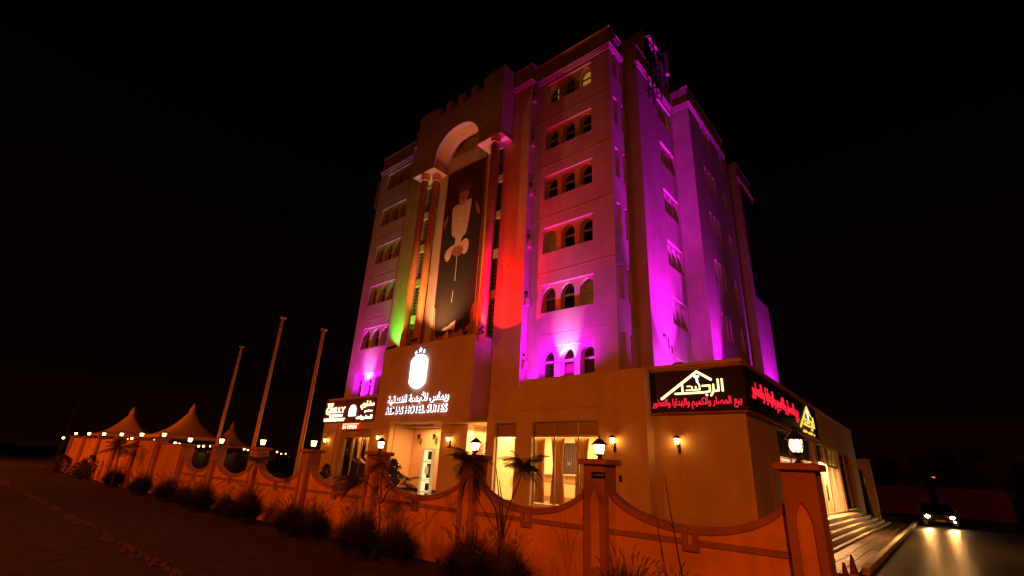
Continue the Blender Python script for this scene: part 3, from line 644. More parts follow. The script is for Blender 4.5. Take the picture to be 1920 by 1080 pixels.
# shop signs
def shop_logo(mb, fr, o, s, out, mi=0, mw=1):
    L = lambda *p: [(o[0]+q[0]*s, o[1]+q[1]*s) for q in p]
    w = .065*s
    stroke(mb, fr, L((-1.31, -.87), (0, 0)), w*1.25, out, .03, mi); stroke(mb, fr, L((0, 0), (.45, -.30)), w*1.25, out, .03, mi)
    stroke(mb, fr, L((-.54, -.42), (-.54, -.70)), w*.9, out, .03, mi); stroke(mb, fr, L((-.80, -.72), (.18, -.72)), w, out, .03, mi)
    stroke(mb, fr, L((.18, -.72), (.40, -.70), (.40, -.50), (.16, -.50)), w*.85, out, .03, mi)
    stroke(mb, fr, L((.52, -.48), (.52, -.70), (.42, -.84)), w*.85, out, .03, mi)
    stroke(mb, fr, L((.52, -.69), (.68, -.69), (.68, -.32)), w*.9, out, .03, mi); stroke(mb, fr, L((.81, -.32), (.81, -.70)), w*.9, out, .03, mi)
    stroke(mb, fr, L((.28, -.81), (.281, -.811)), w*1.2, out, .03, mi)
    stroke(mb, fr, L((-.40, -.62), (.06, -.62), (.06, -.48)), w*.6, out, .03, mi)
    for q in (-.07, -.20): stroke(mb, fr, L((q, -.62), (q, -.51)), w*.6, out, .03, mi)
    stroke(mb, fr, L((-.36, -.49), (-.25, -.49)), w*.6, out, .03, mi)
    # small white figure standing over the word
    stroke(mb, fr, L((-.07, -.17), (.03, -.17)), w*1.2, out+.004, .03, mw); stroke(mb, fr, L((-.02, -.2), (0, -.36)), w*.9, out+.004, .03, mw)
    stroke(mb, fr, L((0, -.36), (.05, -.46)), w*.5, out+.004, .03, mw)
s1 = empty('shop_sign', (-6, 16.72, 4.25), 'black lit shop sign with yellow house logo facing the street', 'sign')
MB().bevbox(-7.565, -4.30, 16.70, 16.80, 4.27, 5.70, .01).build('sign_board', SIGNB, s1)
g = MB().box(-7.565, -4.28, 16.64, 16.80, 4.20, 4.265).box(-7.565, -4.28, 16.64, 16.80, 5.705, 5.77); g.build('sign_frame', FTR, s1)
g = MB(); FS = FRT(16.70); shop_logo(g, FS, (-5.82, 5.62), 1.0, .005); g.build('yellow_logo', [YEL, WHITE], s1)
g = MB(); put_text(g, 'بيع المصار والكميم والهدايا والعطور', FS, -7.50, -4.45, 4.36, 4.74, .005, .025, .02, ar=True); g.build('red_lettering', RED, s1)
s2 = empty('shop_sign', (-4.32, 22.7, 4.25), 'long black lit shop sign running along the side wall over the shop windows', 'sign')
MB().bevbox(-4.42, -4.30, 16.82, 28.8, 4.27, 5.70, .01).build('sign_board', SIGNB, s2)
MB().box(-4.42, -4.24, 16.82, 28.85, 4.20, 4.265).box(-4.42, -4.24, 16.82, 28.85, 5.705, 5.77).build('sign_frame', FTR, s2)
g = MB(); FS2 = RGT(-4.30); put_text(g, 'بيع المصار والكميم والهدايا والعطور', FS2, 17.35, 24.45, 4.62, 5.36, .005, .025, .02, ar=True); g.build('red_lettering', RED, s2)
g = MB(); F3 = lambda u, z, n: RGT(-4.30)(26.5+(u-26.5)*1.25, z, n)
shop_logo(g, F3, (26.55, 5.58), 1.22, .005)
put_text(g, 'بيت الرجل بيت الرجل', F3, 25.3, 27.4, 4.32, 4.47, .005, .02, .03, ar=True); g.build('yellow_logo', [YEL2, WHITE], s2)
lamp('AREA', 'sign_spill_source', (-4.0, 26.6, 4.9), 4, (1, .6, .1), (-4.6, 26.6, 3.2), sx_=1.5, sy_=.3)
# restaurant sign
s3 = empty('restaurant_sign', (-28, 16.9, 4.4), 'brown restaurant sign board with glowing orange and white lettering', 'sign')
MB().bevbox(-30.72, -25.07, 16.88, 16.999, 4.40, 5.80, .01).build('sign_board', BROWNB, s3)
F4 = FRT(16.88)
g = MB(); put_text(g, 'THE', F4, -30.45, -29.72, 5.42, 5.62, .01, .03, .02); put_text(g, 'G', F4, -30.5, -29.98, 4.88, 5.38, .01, .03, .03); put_text(g, 'RILLY', F4, -29.93, -28.2, 4.98, 5.34, .01, .03, .03)
g.build('orange_lettering', ORW, s3); g = MB(); put_text(g, 'مشاوي', F4, -26.5, -25.1, 5.1, 5.62, .01, .03, .02, ar=True)
g.build('orange_lettering', ORW, s3)
g = MB(); put_text(g, 'RESTAURANT', F4, -29.95, -28.42, 4.72, 4.88, .01, .03, .03); put_text(g, 'مطعم', F4, -26.0, -25.2, 4.90, 5.08, .01, .03, .02, ar=True)
g.build('white_lettering', WHITE, s3)
g = MB(); put_text(g, 'RESTAURANT', F4, -30.55, -28.1, 4.46, 4.64, .01, .03, .05); put_text(g, 'المشويات', F4, -26.8, -25.15, 4.48, 4.76, .01, .03, .03, ar=True)
g.build('green_white_lettering', GRW, s3)
g = MB().wall(lambda u, z, n: (u, 16.84+n, z), arch(-27.35, .37, 4.74, 5.05, 5.42), [], .04); g.build('arch_emblem', WHITE, s3)
s4 = empty('open_sign', (-27.3, 16.9, 3.95), 'small red LED panel glowing under the restaurant sign', 'sign')
MB().bevbox(-28.25, -26.35, 16.85, 16.95, 3.93, 4.32, .01).build('led_panel', REDO, s4)
g = MB(); put_text(g, '24 OPEN', FRT(16.85), -28.15, -26.6, 3.97, 4.18, .004, .015, .02); g.box(-28.15, -26.4, 16.83, 16.848, 4.24, 4.27); g.build('led_lettering', ORW, s4)
# hotel sign
s5 = empty('hotel_sign', (-21.4, 16.95, 4.7), 'glowing hotel name in Arabic and Latin letters with an oval emblem and three stars', 'sign')
FP = FRT(PF)
g = MB(); put_text(g, 'ريماس للأجنحة الفندقية', FP, -23.95, -18.75, 5.27, 5.86, .05, .04, .008, ar=True); g.build('arabic_lettering', mat('dark_letter', (.04, .02, .05), .4, var=0), s5); g = MB(); put_text(g, 'REMAS HOTEL SUITES', FP, -23.95, -18.80, 4.76, 5.14, .05, .04, .002)
g.build('lettering', mat('dark_letter', (.04, .02, .05), .4, var=0), s5)
g = MB(); put_text(g, 'ريماس للأجنحة الفندقية', FP, -24.0, -18.73, 5.25, 5.865, .012, .02, .022, ar=True); put_text(g, 'REMAS HOTEL SUITES', FP, -24.0, -18.78, 4.745, 5.15, .012, .02, .014)
g.build('letter_backlight', HALO, s5)
cap = [(-.66, -.62), (-.50, -.78), (-.25, -.92), (0, -.96), (.25, -.92), (.5, -.78), (.66, -.62), (.68, .62), (.52, .78), (.28, .92), (0, .96), (-.28, .92), (-.52, .78), (-.68, .62)]
MB().wall(lambda u, z, n: (u, 16.88+n, z), [(-21.43+a, 7.04+b) for a, b in cap], [], .12).build('oval_emblem', WHITE, s5)
g = MB(); em = mat('emblem_line', (.5, .45, .42), .5, var=0, emit=(1, .9, .8), es=.78); FE = FRT(16.88)
for p in ([(-21.75, 7.45), (-21.15, 7.45), (-21.15, 7.05), (-21.6, 6.95), (-21.15, 6.8), (-21.15, 6.45), (-21.75, 6.45)], [(-21.6, 7.45), (-21.6, 6.5)], [(-21.85, 7.62), (-21.0, 7.62)], [(-21.8, 6.3), (-21.05, 6.3)]): stroke(g, FE, p, .035, .003, .006)
g.build('emblem_mark', em, s5)
def star(cx, cz, r0): return [(cx+(r0 if i % 2 == 0 else r0*.42)*sin(pi*i/5), cz+(r0 if i % 2 == 0 else r0*.42)*cos(pi*i/5)) for i in range(10)]
for cx, cz, r0 in ((-21.78, 8.13, .15), (-21.41, 8.26, .19), (-21.07, 8.16, .15)):
    s_ = MB().wall(lambda u, z, n: (u, 16.90+n, z), star(cx, cz, r0), [], .04).build('star', STARM, s5)
    MB().wall(lambda u, z, n: (u, 16.945+n, z), star(cx, cz, r0*1.5), [], .03).build('star_backlight', BLUE, s_)

# ================================================================== BANNER
BN = empty('portrait_banner', (-20.55, 18.4, 9.3), 'tall hanging cloth banner with a robed figure, torn along its bottom edge', 'banner')
bt = [(-22.38, 21.25), (-18.72, 21.25), (-18.72, 12.0), (-18.72, 11.2), (-19.2, 10.9), (-19.1, 9.9), (-19.45, 9.75), (-19.5, 9.3), (-19.8, 9.75), (-20.2, 9.5), (-20.6, 9.65), (-20.9, 9.35), (-21.3, 9.5), (-21.6, 9.2), (-21.9, 9.35), (-21.95, 11.2), (-22.38, 11.4)]
DRED = mat('banner_red_print', (.060, .007, .006), .8, var=.35)
BLK = mat('banner_black_print', (.030, .024, .018), .8, var=.15)
SKIN = mat('banner_skin_print', (.34, .15, .08), .8, var=.1); WHT = mat('banner_white_print', (.66, .58, .48), .8, var=.18, scale=40)
FB = FRT(18.36); MB().wall(FB, bt, [], .02).build('cloth', DRED, BN)
def smooth(poly, n=4):
    out = []; L = len(poly)
    for i in range(L):
        p0, p1, p2, p3 = (Vector(poly[(i+k-1) % L]) for k in range(4))
        for j in range(n):
            t = j/n; q = .5*((2*p1)+(p2-p0)*t+(2*p0-5*p1+4*p2-p3)*t*t+(3*p1-p0-3*p2+p3)*t**3); out.append((q.x, q.y))
    return out
def layer(name, poly, m, k, sm=True): MB().wall(FRT(18.36-.004*k), smooth(poly) if sm else poly, [], .003).build(name, m, BN)
layer('printed_cloak', [(-22.1, 16.6), (-21.95, 17.7), (-21.5, 18.35), (-20.7, 18.3), (-19.75, 18.4), (-19.2, 18.0), (-18.95, 16.8), (-19.2, 14.6), (-19.3, 11.9), (-19.45, 10.2), (-19.75, 9.75), (-20.25, 10.05), (-21.1, 9.75), (-21.95, 9.5), (-22.3, 11.8), (-22.25, 14.6)], BLK, 1)
layer('printed_robe', [(-21.60, 18.2), (-21.2, 18.45), (-20.7, 18.3), (-20.1, 18.5), (-19.85, 18.35), (-19.92, 17.2), (-20.1, 16.1), (-20.45, 15.75), (-20.55, 15.3), (-21.05, 15.3), (-21.05, 15.9), (-21.42, 16.25), (-21.55, 17.2)], WHT, 2)
layer('printed_face', [(-21.08, 19.1), (-21.02, 18.6), (-20.82, 18.3), (-20.62, 18.22), (-20.38, 18.4), (-20.22, 18.8), (-20.22, 19.3), (-20.6, 19.5), (-20.98, 19.4)], SKIN, 3)
layer('printed_turban', [(-21.25, 19.25), (-21.1, 19.7), (-20.7, 19.95), (-20.25, 19.85), (-20.05, 19.4), (-20.3, 19.25), (-20.65, 19.32), (-21.0, 19.22)], mat('banner_turban_print', (.10, .05, .05), .8, var=.4), 4)
layer('printed_beard', [(-21.05, 18.75), (-20.92, 18.4), (-20.64, 18.2), (-20.38, 18.38), (-20.24, 18.75), (-20.36, 18.78), (-20.48, 18.62), (-20.66, 18.66), (-20.82, 18.62), (-20.93, 18.78)], mat('banner_beard_print', (.36, .30, .26), .8, var=.1), 4)
FEAT = mat('banner_feature_print', (.10, .04, .03), .8, var=0)
for u in (-20.86, -20.5):
    layer('printed_eye', [(u-.07, 19.04), (u, 19.07), (u+.07, 19.04), (u, 19.01)], FEAT, 4)
    layer('printed_brow', [(u-.10, 19.12), (u, 19.17), (u+.10, 19.12), (u, 19.14)], FEAT, 4)
layer('printed_mouth', [(-20.76, 18.56), (-20.66, 18.58), (-20.55, 18.56), (-20.66, 18.52)], FEAT, 5)
layer('printed_nose', [(-20.71, 18.78), (-20.67, 19.0), (-20.63, 18.78), (-20.67, 18.75)], FEAT, 4)
for u in (-20.98, -20.35): layer('printed_fold', [(u-.012, 16.5), (u+.012, 16.5), (u+.02, 18.05), (u-.01, 18.05)], mat('banner_fold_print', (.52, .44, .36), .8, var=.2), 3, False)
layer('printed_sleeve', [(-21.92, 14.8), (-21.7, 14.42), (-21.45, 14.5), (-21.2, 15.0), (-20.98, 15.35), (-21.2, 15.45), (-21.55, 15.35), (-21.82, 15.15)], WHT, 3)
layer('printed_sleeve', [(-20.5, 15.0), (-20.2, 14.6), (-19.9, 14.62), (-19.75, 15.05), (-19.85, 15.5), (-20.15, 15.62), (-20.5, 15.4)], WHT, 3)
layer('printed_hands', [(-21.3, 15.0), (-21.05, 14.7), (-20.75, 14.55), (-20.4, 14.62), (-20.22, 14.9), (-20.35, 15.15), (-20.8, 15.28), (-21.1, 15.22)], SKIN, 4)
for k_, (u, z) in enumerate(((-20.95, 14.8), (-20.78, 14.72), (-20.6, 14.72), (-20.45, 14.8))): layer('printed_finger_line', [(u-.10, z), (u+.12, z+.14), (u+.13, z+.12), (u-.09, z-.02)], FEAT, 5, False)
layer('printed_stick', [(-20.71, 12.86), (-20.66, 12.86), (-20.70, 14.55), (-20.75, 14.55)], WHT, 3, False)
layer('printed_stick', [(-20.83, 11.47), (-20.79, 11.47), (-20.74, 12.2), (-20.79, 12.2)], WHT, 3, False)
layer('printed_cuff', [(-22.33, 17.0), (-22.2, 17.0), (-22.0, 17.5), (-21.95, 17.85), (-22.1, 17.8), (-22.3, 17.4)], SKIN, 3)
layer('printed_cuff', [(-19.42, 18.15), (-19.2, 17.8), (-18.98, 17.2), (-19.1, 17.1), (-19.35, 17.5)], SKIN, 3)
HEM = mat('banner_hem_print', (.80, .70, .60), .8, var=.05)
layer('torn_hem', [(-21.48, 9.78), (-21.2, 9.92), (-20.95, 9.95), (-20.65, 10.12), (-20.31, 10.25), (-20.33, 9.62), (-20.75, 9.75), (-21.1, 9.70)], HEM, 3, False)
layer('torn_hem', [(-21.25, 9.32), (-21.0, 9.62), (-20.85, 9.66), (-20.75, 9.3), (-21.0, 9.15)], HEM, 3, False)
layer('torn_hem', [(-21.9, 9.3), (-21.6, 9.48), (-21.4, 9.35), (-21.5, 9.2)], SKIN, 3, False)
g = MB()
for i_ in range(14): g.tube([(-22.40, 18.34, 12+.65*i_), (-22.47, 18.34, 12.02+.65*i_)], .02, 5); 
tag(g.build('eyelet', POLE, BN), kind='stuff')

# ================================================================== roof equipment
an = empty('antenna_mast', (-8.9, 22.5, 23.4), 'dark lattice antenna mast fixed to the upper right corner of the hotel', 'antenna')
g = MB()
for x, y in ((-9.1, 22.2), (-8.6, 22.2), (-8.6, 22.9), (-9.1, 22.9)): g.tube([(x, y, 23.6), (x, y, 28.2)], .045, 6)
for i in range(8):
    z = 23.7+i*.55; g.tube([(-8.6, 22.2, z), (-8.6, 22.9, z+.5)], .022, 5); g.tube([(-9.1, 22.2, z), (-8.6, 22.2, z+.5)], .022, 5); g.tube([(-8.6, 22.9, z), (-9.1, 22.9, z+.5)], .022, 5); g.tube([(-9.1, 22.2, z), (-8.6, 22.2, z)], .022, 5)
g.build('lattice', METAL, an)
MB().box(-9.25, -8.6, 22.18, 22.24, 24.2, 24.26).box(-9.25, -8.6, 22.18, 22.24, 26.2, 26.26).build('bracket', METAL, an)
pa = empty('panel_antenna', (-8.2, 23.4, 26), 'pale upright panel antenna beside the lattice mast on the right corner', 'antenna')
MB().bevbox(-8.42, -8.22, 23.3, 23.62, 25.9, 27.7, .04).build('panel', mat('antenna_plastic', (.55, .42, .36), .5, var=.05), pa); MB().tube([(-8.5, 23.45, 25.6), (-8.5, 23.45, 27.9)], .03, 6).box(-9.25, -8.47, 23.42, 23.47, 26.2, 26.25).build('antenna_pole', METAL, pa)
pa = empty('panel_antenna', (-32.4, 19.3, 22.3), 'slim panel antenna on the left edge of the hotel near the top', 'antenna')
MB().bevbox(-32.75, -32.5, 19.0, 19.2, 22.4, 25.1, .03).build('panel', MATS['antenna_plastic'], pa); MB().tube([(-32.35, 19.2, 22.0), (-32.35, 19.2, 25.3)], .03, 6).box(-32.35, -31.9, 19.18, 19.23, 22.6, 22.66).build('antenna_pole', METAL, pa)
dish = empty('satellite_dish', (-8.6, 21.7, 5.4), 'dark round satellite dish on the terrace behind the shop sign', 'satellite dish')
g = MB(); g.lathe([(.05, 0), (.2, .03), (.38, .12), (.5, .24), (.49, .25), (.36, .13), (.02, .02)], 20)
m_ = Matrix.Translation((-7.5, 19.6, 6.15)) @ Matrix.Rotation(R(60), 4, 'X') @ Matrix.Rotation(R(20), 4, 'Y'); g.v = [tuple(m_ @ Vector(v)) for v in g.v]
g.build('dish', mat('dish_grey', (.12, .10, .10), .5, var=0), dish, True); MB().tube([(-7.5, 19.7, 5.4), (-7.5, 19.65, 6.15)], .03, 8).build('stand', METAL, dish)
hk = MB().tube([(-9.2, 22.3, 8.6), (-9.0, 22.3, 8.6), (-9.0, 22.3, 8.0)], .035, 8).tube([(-9.0, 22.3, 8.2), (-9.0, 22.65, 8.25), (-9.0, 22.65, 7.9)], .035, 8).build('pipe_hook', METAL)
tag(hk, 'small dark bent pipe bracket on the brightly lit purple side wall', 'pipe bracket')

# ================================================================== floodlights (fixtures)
def fixture(loc, rz, label):
    t = empty('floodlight', loc, label, 'floodlight', 'floodlights on the hotel ledges', rz)
    g = MB(); g.add([(-.17, -.06, .14), (.17, -.06, .14), (.17, .1, .30), (-.17, .1, .30), (-.13, -.1, .05), (.13, -.1, .05), (.13, .12, .16), (-.13, .12, .16)], [(0,1,2,3), (4,7,6,5), (0,4,5,1), (1,5,6,2), (2,6,7,3), (3,7,4,0)])
    g.build('housing', METAL, t, world=False); MB().box(-.15, -.135, -.02, .02, 0, .2).box(.135, .15, -.02, .02, 0, .2).box(-.15, .15, -.03, .03, 0, .015).build('bracket', METAL, t, world=False)
fixture((-12.7, 18.24, 5.73), 0, 'black floodlight at the foot of the right tower washing it purple')
fixture((-29.3, 18.24, 5.73), 0, 'black floodlight at the foot of the left wing washing it purple')
fixture((-25.0, 17.2, 8.69), 0, 'outer of the two black floodlights lighting the green bay')
fixture((-24.4, 17.12, 8.69), 0, 'inner of the two black floodlights lighting the green bay')
fixture((-17.95, 17.0, 8.69), -.5, 'left of the two small floodlights below the red bay')
fixture((-16.72, 16.9, 8.70), -.5, 'right of the two small floodlights below the red bay')
MB().box(-17.17, -16.55, 17.02, 17.06, 8.62, 8.66).box(-16.60, -16.55, 16.9, 17.02, 8.62, 8.70).build('lamp_arm', METAL, HB)
fixture((-21.85, 16.72, 8.69), .2, 'large black floodlight on the portico roof under the banner')
fixture((-7.9, 22.5, 5.41), Q, 'hidden floodlight behind the shop sign washing the side wall purple')
fixture((-6.9, 26.9, 5.41), Q, 'second floodlight behind the side sign, under the projecting side wall')
fixture((-6.7, 38.3, 5.41), Q, 'farthest floodlight behind the side parapet, under the rear side wall')

# ================================================================== FENCE
PF_ = empty('perimeter_fence', (-30, 8.65, 0), 'reddish plastered boundary wall with piers and swooping scalloped tops', 'fence')
piers = [(-1.62, 2.41), (-5.05, 2.38), (-8.45, 2.39), (-12.28, 2.40), (-16.12, 2.41), (-20.03, 2.43), (-24.2, 2.46), (-28.27, 2.50), (-32.65, 2.76), (-37.06, 2.79), (-41.87, 2.82), (-47.0, 2.87), (-52.2, 2.92), (-57.6, 2.96)]
FY = 8.45; PW = .225
FW = 8.60
for i, (x, zt) in enumerate(piers):
    pw = .225 if i < 8 else .32
    nich = arch(x, pw*.48, .55, 1.55, 1.88, 6)
    p = MB().wall(FRT(FY), rect(x-pw, x+pw, 0, zt-.10), [nich], .05).build('pier', PIERM, PF_)
    MB().box(x-pw*.48-.005, x+pw*.48+.005, FY+.035, FY+.0502, .54, 1.885).build('niche', FEN, p)
    MB().box(x-pw, x+pw, FY+.0505, FY+2*PW, 0.001, zt-.101).build('shaft', PIERM, p)
    MB().bevbox(x-pw-.08, x+pw+.08, FY-.08, FY+2*PW+.08, zt-.10, zt, .012).build('pier_cap', PIERM, p)
for i in range(len(piers)-1):
    xr, zr_ = piers[i]; xl, zl = piers[i+1]; a = xl+.225; b_ = xr-.225; c = (a+b_)/2; h = (b_-a)/2
    if i < 7:
        lo = 1.38; hi = 1.88; curve = []
        n = 22
        for k in range(n+1):
            t = -1+2*k/n; z = lo+(hi-lo)*(1-sqrt(max(0, 1-(.93*t)**2)))/(1-sqrt(1-.93**2)); curve.append((c+h*t, z))
        MB().wall(FRT(FW), [(a, 0), (b_, 0)]+curve[::-1], [], .16, back=True).build('panel', FEN, PF_)
        # moulded edge following the swoop, horizontal band and key block, all proud of the panel
        low = [(u, z-.105) for u, z in curve]
        MB().wall(FRT(FW-.03), low+[(u, z+.004) for u, z in curve[::-1]], [], .22).build('scalloped_coping', FTR, PF_)
        kw = .13
        MB().wall(FRT(FW-.045), rect(c-kw, c+kw, 1.02, 1.36), [rect(c-.045, c+.045, 1.12, 1.37-.02)], .05).build('key_block', FTR, PF_)
        MB().box(a, c-kw, FW-.022, FW+.01, 1.11, 1.20).box(c+kw, b_, FW-.022, FW+.01, 1.11, 1.20).build('band', FTR, PF_)
    else:
        zt = min(zr_, zl)-.14 if i > 7 else 2.45
        MB().wall(FRT(FW), rect(a-.1, b_+.1, 0, zt), [], .16, back=True).build('panel', FEN, PF_)
        MB().box(a, b_, FW-.02, FW+.18, zt, zt+.05).build('flat_coping', FTR, PF_)
# fence turns back on the left
MB().wall(RGT(-57.4), rect(8.9, 16, 0, 2.7), [], .16).build('panel', FEN, PF_)
pq = empty('street_plaque', (-4.94, 8.43, 2.04), 'small dark blue name plate fixed on the second pier from the right', 'plaque')
MB().bevbox(-5.09, -4.80, 8.432, 8.449, 2.04, 2.15, .003).build('plate', mat('plaque_blue', (.01, .012, .03), .3, var=0), pq)
g = MB(); put_text(g, 'السلام', FRT(8.432), -5.0, -4.83, 2.065, 2.12, .001, .003, .0, ar=True); g.box(-5.06, -5.02, 8.428, 8.431, 2.09, 2.10); g.build('plate_lettering', mat('plaque_white', (.6, .5, .5), .5, var=0), pq)
sw = tag(MB().bevbox(-8.70, -8.58, BY-.03, BY-.001, 1.9, 2.12, .01).build('intercom_box', METAL), 'small dark box fixed to the wall right of the lobby window', 'intercom')

# ================================================================== lanterns
def lantern_parts(parent, z0, s=1.0, small=False):
    body = MB().lathe([(.07*s, z0), (.07*s, z0+.02*s), (.045*s, z0+.03*s), (.045*s, z0+.06*s), (.085*s, z0+.085*s), (.095*s, z0+.10*s)], 6)
    for k in range(6):
        t = 2*pi*k/6+pi/6; body.tube([(.093*s*cos(t), .093*s*sin(t), z0+.10*s), (.128*s*cos(t), .128*s*sin(t), z0+.30*s)], .006*s, 4)
    body.lathe([(.098*s, z0+.098*s), (.098*s, z0+.112*s)], 6, sq=True)
    body.build('lantern_frame', METAL, parent, world=False)
    MB().lathe([(.080*s, z0+.10*s), (.112*s, z0+.295*s)], 6, sq=True).build('lantern_glass', LGLASS2 if small else LGLASS, parent, world=False)
    MB().lathe([(.165*s, z0+.295*s), (.165*s, z0+.305*s), (.10*s, z0+.37*s), (.035*s, z0+.42*s), (.012*s, z0+.43*s), (.012*s, z0+.45*s), (.02*s, z0+.462*s), (.004*s, z0+.49*s)], 6, sq=True).build('lantern_roof', METAL, parent, world=False)
ordn = ['the right end', 'second', 'third', 'fourth', 'fifth', 'sixth', 'seventh', 'eighth', 'ninth', 'tenth', 'eleventh', 'twelfth', 'thirteenth', 'fourteenth']
extra = ['', ' in front of the lobby window', ' beside the feathery saplings', ' left of the hotel entrance', ' beside the nearest flagpole', ' below the middle flagpole', ' below the left flagpole', ' at the last scalloped bay', ' before the near tent', '', '', '', '', ' at the far left corner']
base = empty('pier_lantern', (piers[1][0], FY+PW, piers[1][1]), 'x', 'lantern', 'lanterns on the fence piers'); lantern_parts(base, 0, .93); reg(base)
first = True
for i, (x, zt) in enumerate(piers):
    if i == 0:
        t = empty('pier_lantern', (x, FY+PW, zt), 'taller caged lantern glowing on the right end pier of the fence', 'lantern', 'lanterns on the fence piers')
        MB().lathe([(.07, 0), (.07, .015), (.03, .04), (.028, .10), (.04, .11), (.10, .15), (.10, .165)], 8).build('lantern_stem', METAL, t, world=False)
        MB().lathe([(.070, .168), (.092, .25), (.088, .34)], 8).build('lantern_glass', LGLASS, t, world=False)
        g = MB()
        for k in range(8):
            t0 = 2*pi*k/8
            for sgn in (1, -1): g.tube([(r0*cos(t0+sgn*w_), r0*sin(t0+sgn*w_), z) for r0, z, w_ in ((.078, .165, 0), (.092, .20, .2), (.099, .25, .39), (.096, .30, .6), (.10, .35, .78))], .0065, 4)
        g.build('lantern_cage', METAL, t, world=False)
        MB().lathe([(.145, .345), (.145, .355), (.10, .40), (.05, .46), (.03, .47), (.03, .50), (.05, .505), (.02, .53), (.005, .55)], 8).build('lantern_roof', METAL, t, world=False)
        continue
    o_ = base if i == 1 else copy_tree(base)
    o_.location = (x, FY+PW, zt); o_['label'] = 'glowing lantern on the %s fence pier from the right%s' % (ordn[i], extra[i]); o_['group'] = 'lanterns on the fence piers'
# wall lanterns on the hotel
def wall_lantern(loc, label, lit=True, rz=0):
    t = empty('wall_lantern', loc, label, 'wall lamp', 'wall lanterns on the hotel', rz)
    MB().tube([(0, 0, -.16), (0, -.10, -.20), (0, -.20, -.16), (0, -.20, -.06)], .014, 6).tube([(0, -.02, -.30), (0, -.07, -.34), (0, -.12, -.28), (0, -.07, -.24)], .010, 6).box(-.05, .05, -.02, 0, -.34, -.02).build('bracket_arm', METAL, t, world=False)
    u = 1
    body = MB()
    for k in range(6): a = 2*pi*k/6+pi/6; body.tube([(.065*cos(a), -.2+.065*sin(a), -.06), (.10*cos(a), -.2+.10*sin(a), .12)], .006, 4)
    body.lathe([(.05, -.08), (.07, -.06)], 6, (0, -.2), sq=True); body.build('lantern_frame', METAL, t, world=False)
    MB().lathe([(.058, -.058), (.085, .115)], 6, (0, -.2), sq=True).build('lantern_glass', LGLASS2 if lit else LAT, t, world=False)
    MB().lathe([(.135, .118), (.135, .126), (.07, .19), (.015, .225), (.004, .27)], 6, (0, -.2), sq=True).build('lantern_roof', METAL, t, world=False)
wall_lantern((-6.66, 16.80, 3.27), 'lit wall lantern under the black shop sign')
wall_lantern((-8.83, BY, 3.24), 'lit wall lantern right of the wide lobby window')
wall_lantern((-18.32, 17.0, 3.33), 'lit wall lantern right of the entrance opening')
wall_lantern((-24.2, 17.0, 3.40), 'lit wall lantern left of the entrance opening')
wall_lantern((-29.8, 16.94, 3.24), 'lit wall lantern on the restaurant wall')
wall_lantern((-22.99, 19.0, 3.58), 'unlit black wall lantern left above the entrance door', False)
wall_lantern((-21.64, 19.0, 3.58), 'unlit black wall lantern right above the entrance door', False)
# reception desk seen through the lobby window
rd = empty('reception_desk', (-13, 18.6, .9), 'white reception desk with an engraved emblem behind the lobby curtains', 'desk')
MB().bevbox(-15.2, -10.6, 18.7, 19.3, .9, 2.0, .02).build('desk_body', mat('desk_white', (.62, .50, .30), .5, .02, 8, .05), rd)
MB().box(-15.3, -10.5, 18.6, 19.35, 2.0, 2.05).build('desk_top', MARB, rd)
g = MB()
for i in range(44): x = -15.1+i*.1; g.box(x, x+.02, 18.68, 18.70, 1.72, 1.95)
g.box(-15.15, -10.65, 18.675, 18.70, 1.69, 1.715); g.box(-15.15, -10.65, 18.66, 18.70, .9, 1.12); g.build('desk_trim', mat('desk_brown', (.28, .17, .08), .5, var=.1), rd)
g = MB(); FD = FRT(18.7)
for p in ([(-13.35, 1.58), (-13.15, 1.64), (-12.95, 1.58), (-12.95, 1.22), (-13.15, 1.16), (-13.35, 1.22), (-13.35, 1.58)], [(-13.25, 1.5), (-13.05, 1.5), (-13.05, 1.4), (-13.25, 1.36), (-13.05, 1.3), (-13.25, 1.28)]): stroke(g, FD, p, .03, .004, .01)
g.build('engraved_emblem', MATS['desk_brown'], rd)
for x, lab in ((-14.6, 'small glowing desk lamp at the left of the reception desk'), (-11.3, 'small glowing desk lamp at the right of the reception desk')):
    t = empty('desk_lamp', (x, 18.9, 2.05), lab, 'lamp'); MB().tube([(x, 18.9, 2.05), (x, 18.9, 2.18)], .015, 6).build('lamp_stem', METAL, t); MB().lathe([(.10, 2.17), (.07, 2.30)], 10, (x, 18.9)).build('lamp_shade', MATS['ceiling_light_glow'], t)
for x, m, lab in ((-16.5, (.4, .28, .14), 'plain tan framed picture on the lobby wall'), (-15.9, (.35, .10, .05), 'red toned framed picture on the lobby wall')):
    t = empty('framed_picture', (x, 18.3, 2.4), lab, 'picture'); MB().box(x-.25, x+.25, 20.15, 20.19, 2.1, 2.6).build('frame', METAL, t); MB().box(x-.22, x+.22, 20.14, 20.149, 2.13, 2.57).build('canvas', mat('canvas_%.0f' % (x*-10), m, .8, var=.3), t)

# ================================================================== flagpoles
for i, (x, zt, lab) in enumerate(((-31.3, 8.30, 'left and shortest-looking of the three bare flagpoles'), (-26.4, 9.37, 'middle and tallest of the three bare flagpoles'), (-21.52, 7.98, 'right flagpole, nearest to the restaurant sign'))):
    t = empty('flagpole', (x, 11, 0), lab, 'flagpole', 'bare flagpoles behind the fence')
    MB().lathe([(.11, 0), (.10, 2.5), (.075, zt-.05)], 12, (x, 11)).build('pole', POLE, t, True)
    MB().lathe([(.03, zt-.05), (.16, zt-.02), (.17, zt+.03), (.03, zt+.07), (.02, zt+.10)], 12, (x, 11)).build('finial', POLE, t, True)
    MB().tube([(x+.1, 11, 1.2), (x+.12, 11, zt-.6), (x+.05, 11, zt-.02)], .008, 4).build('halyard', POLE, t)
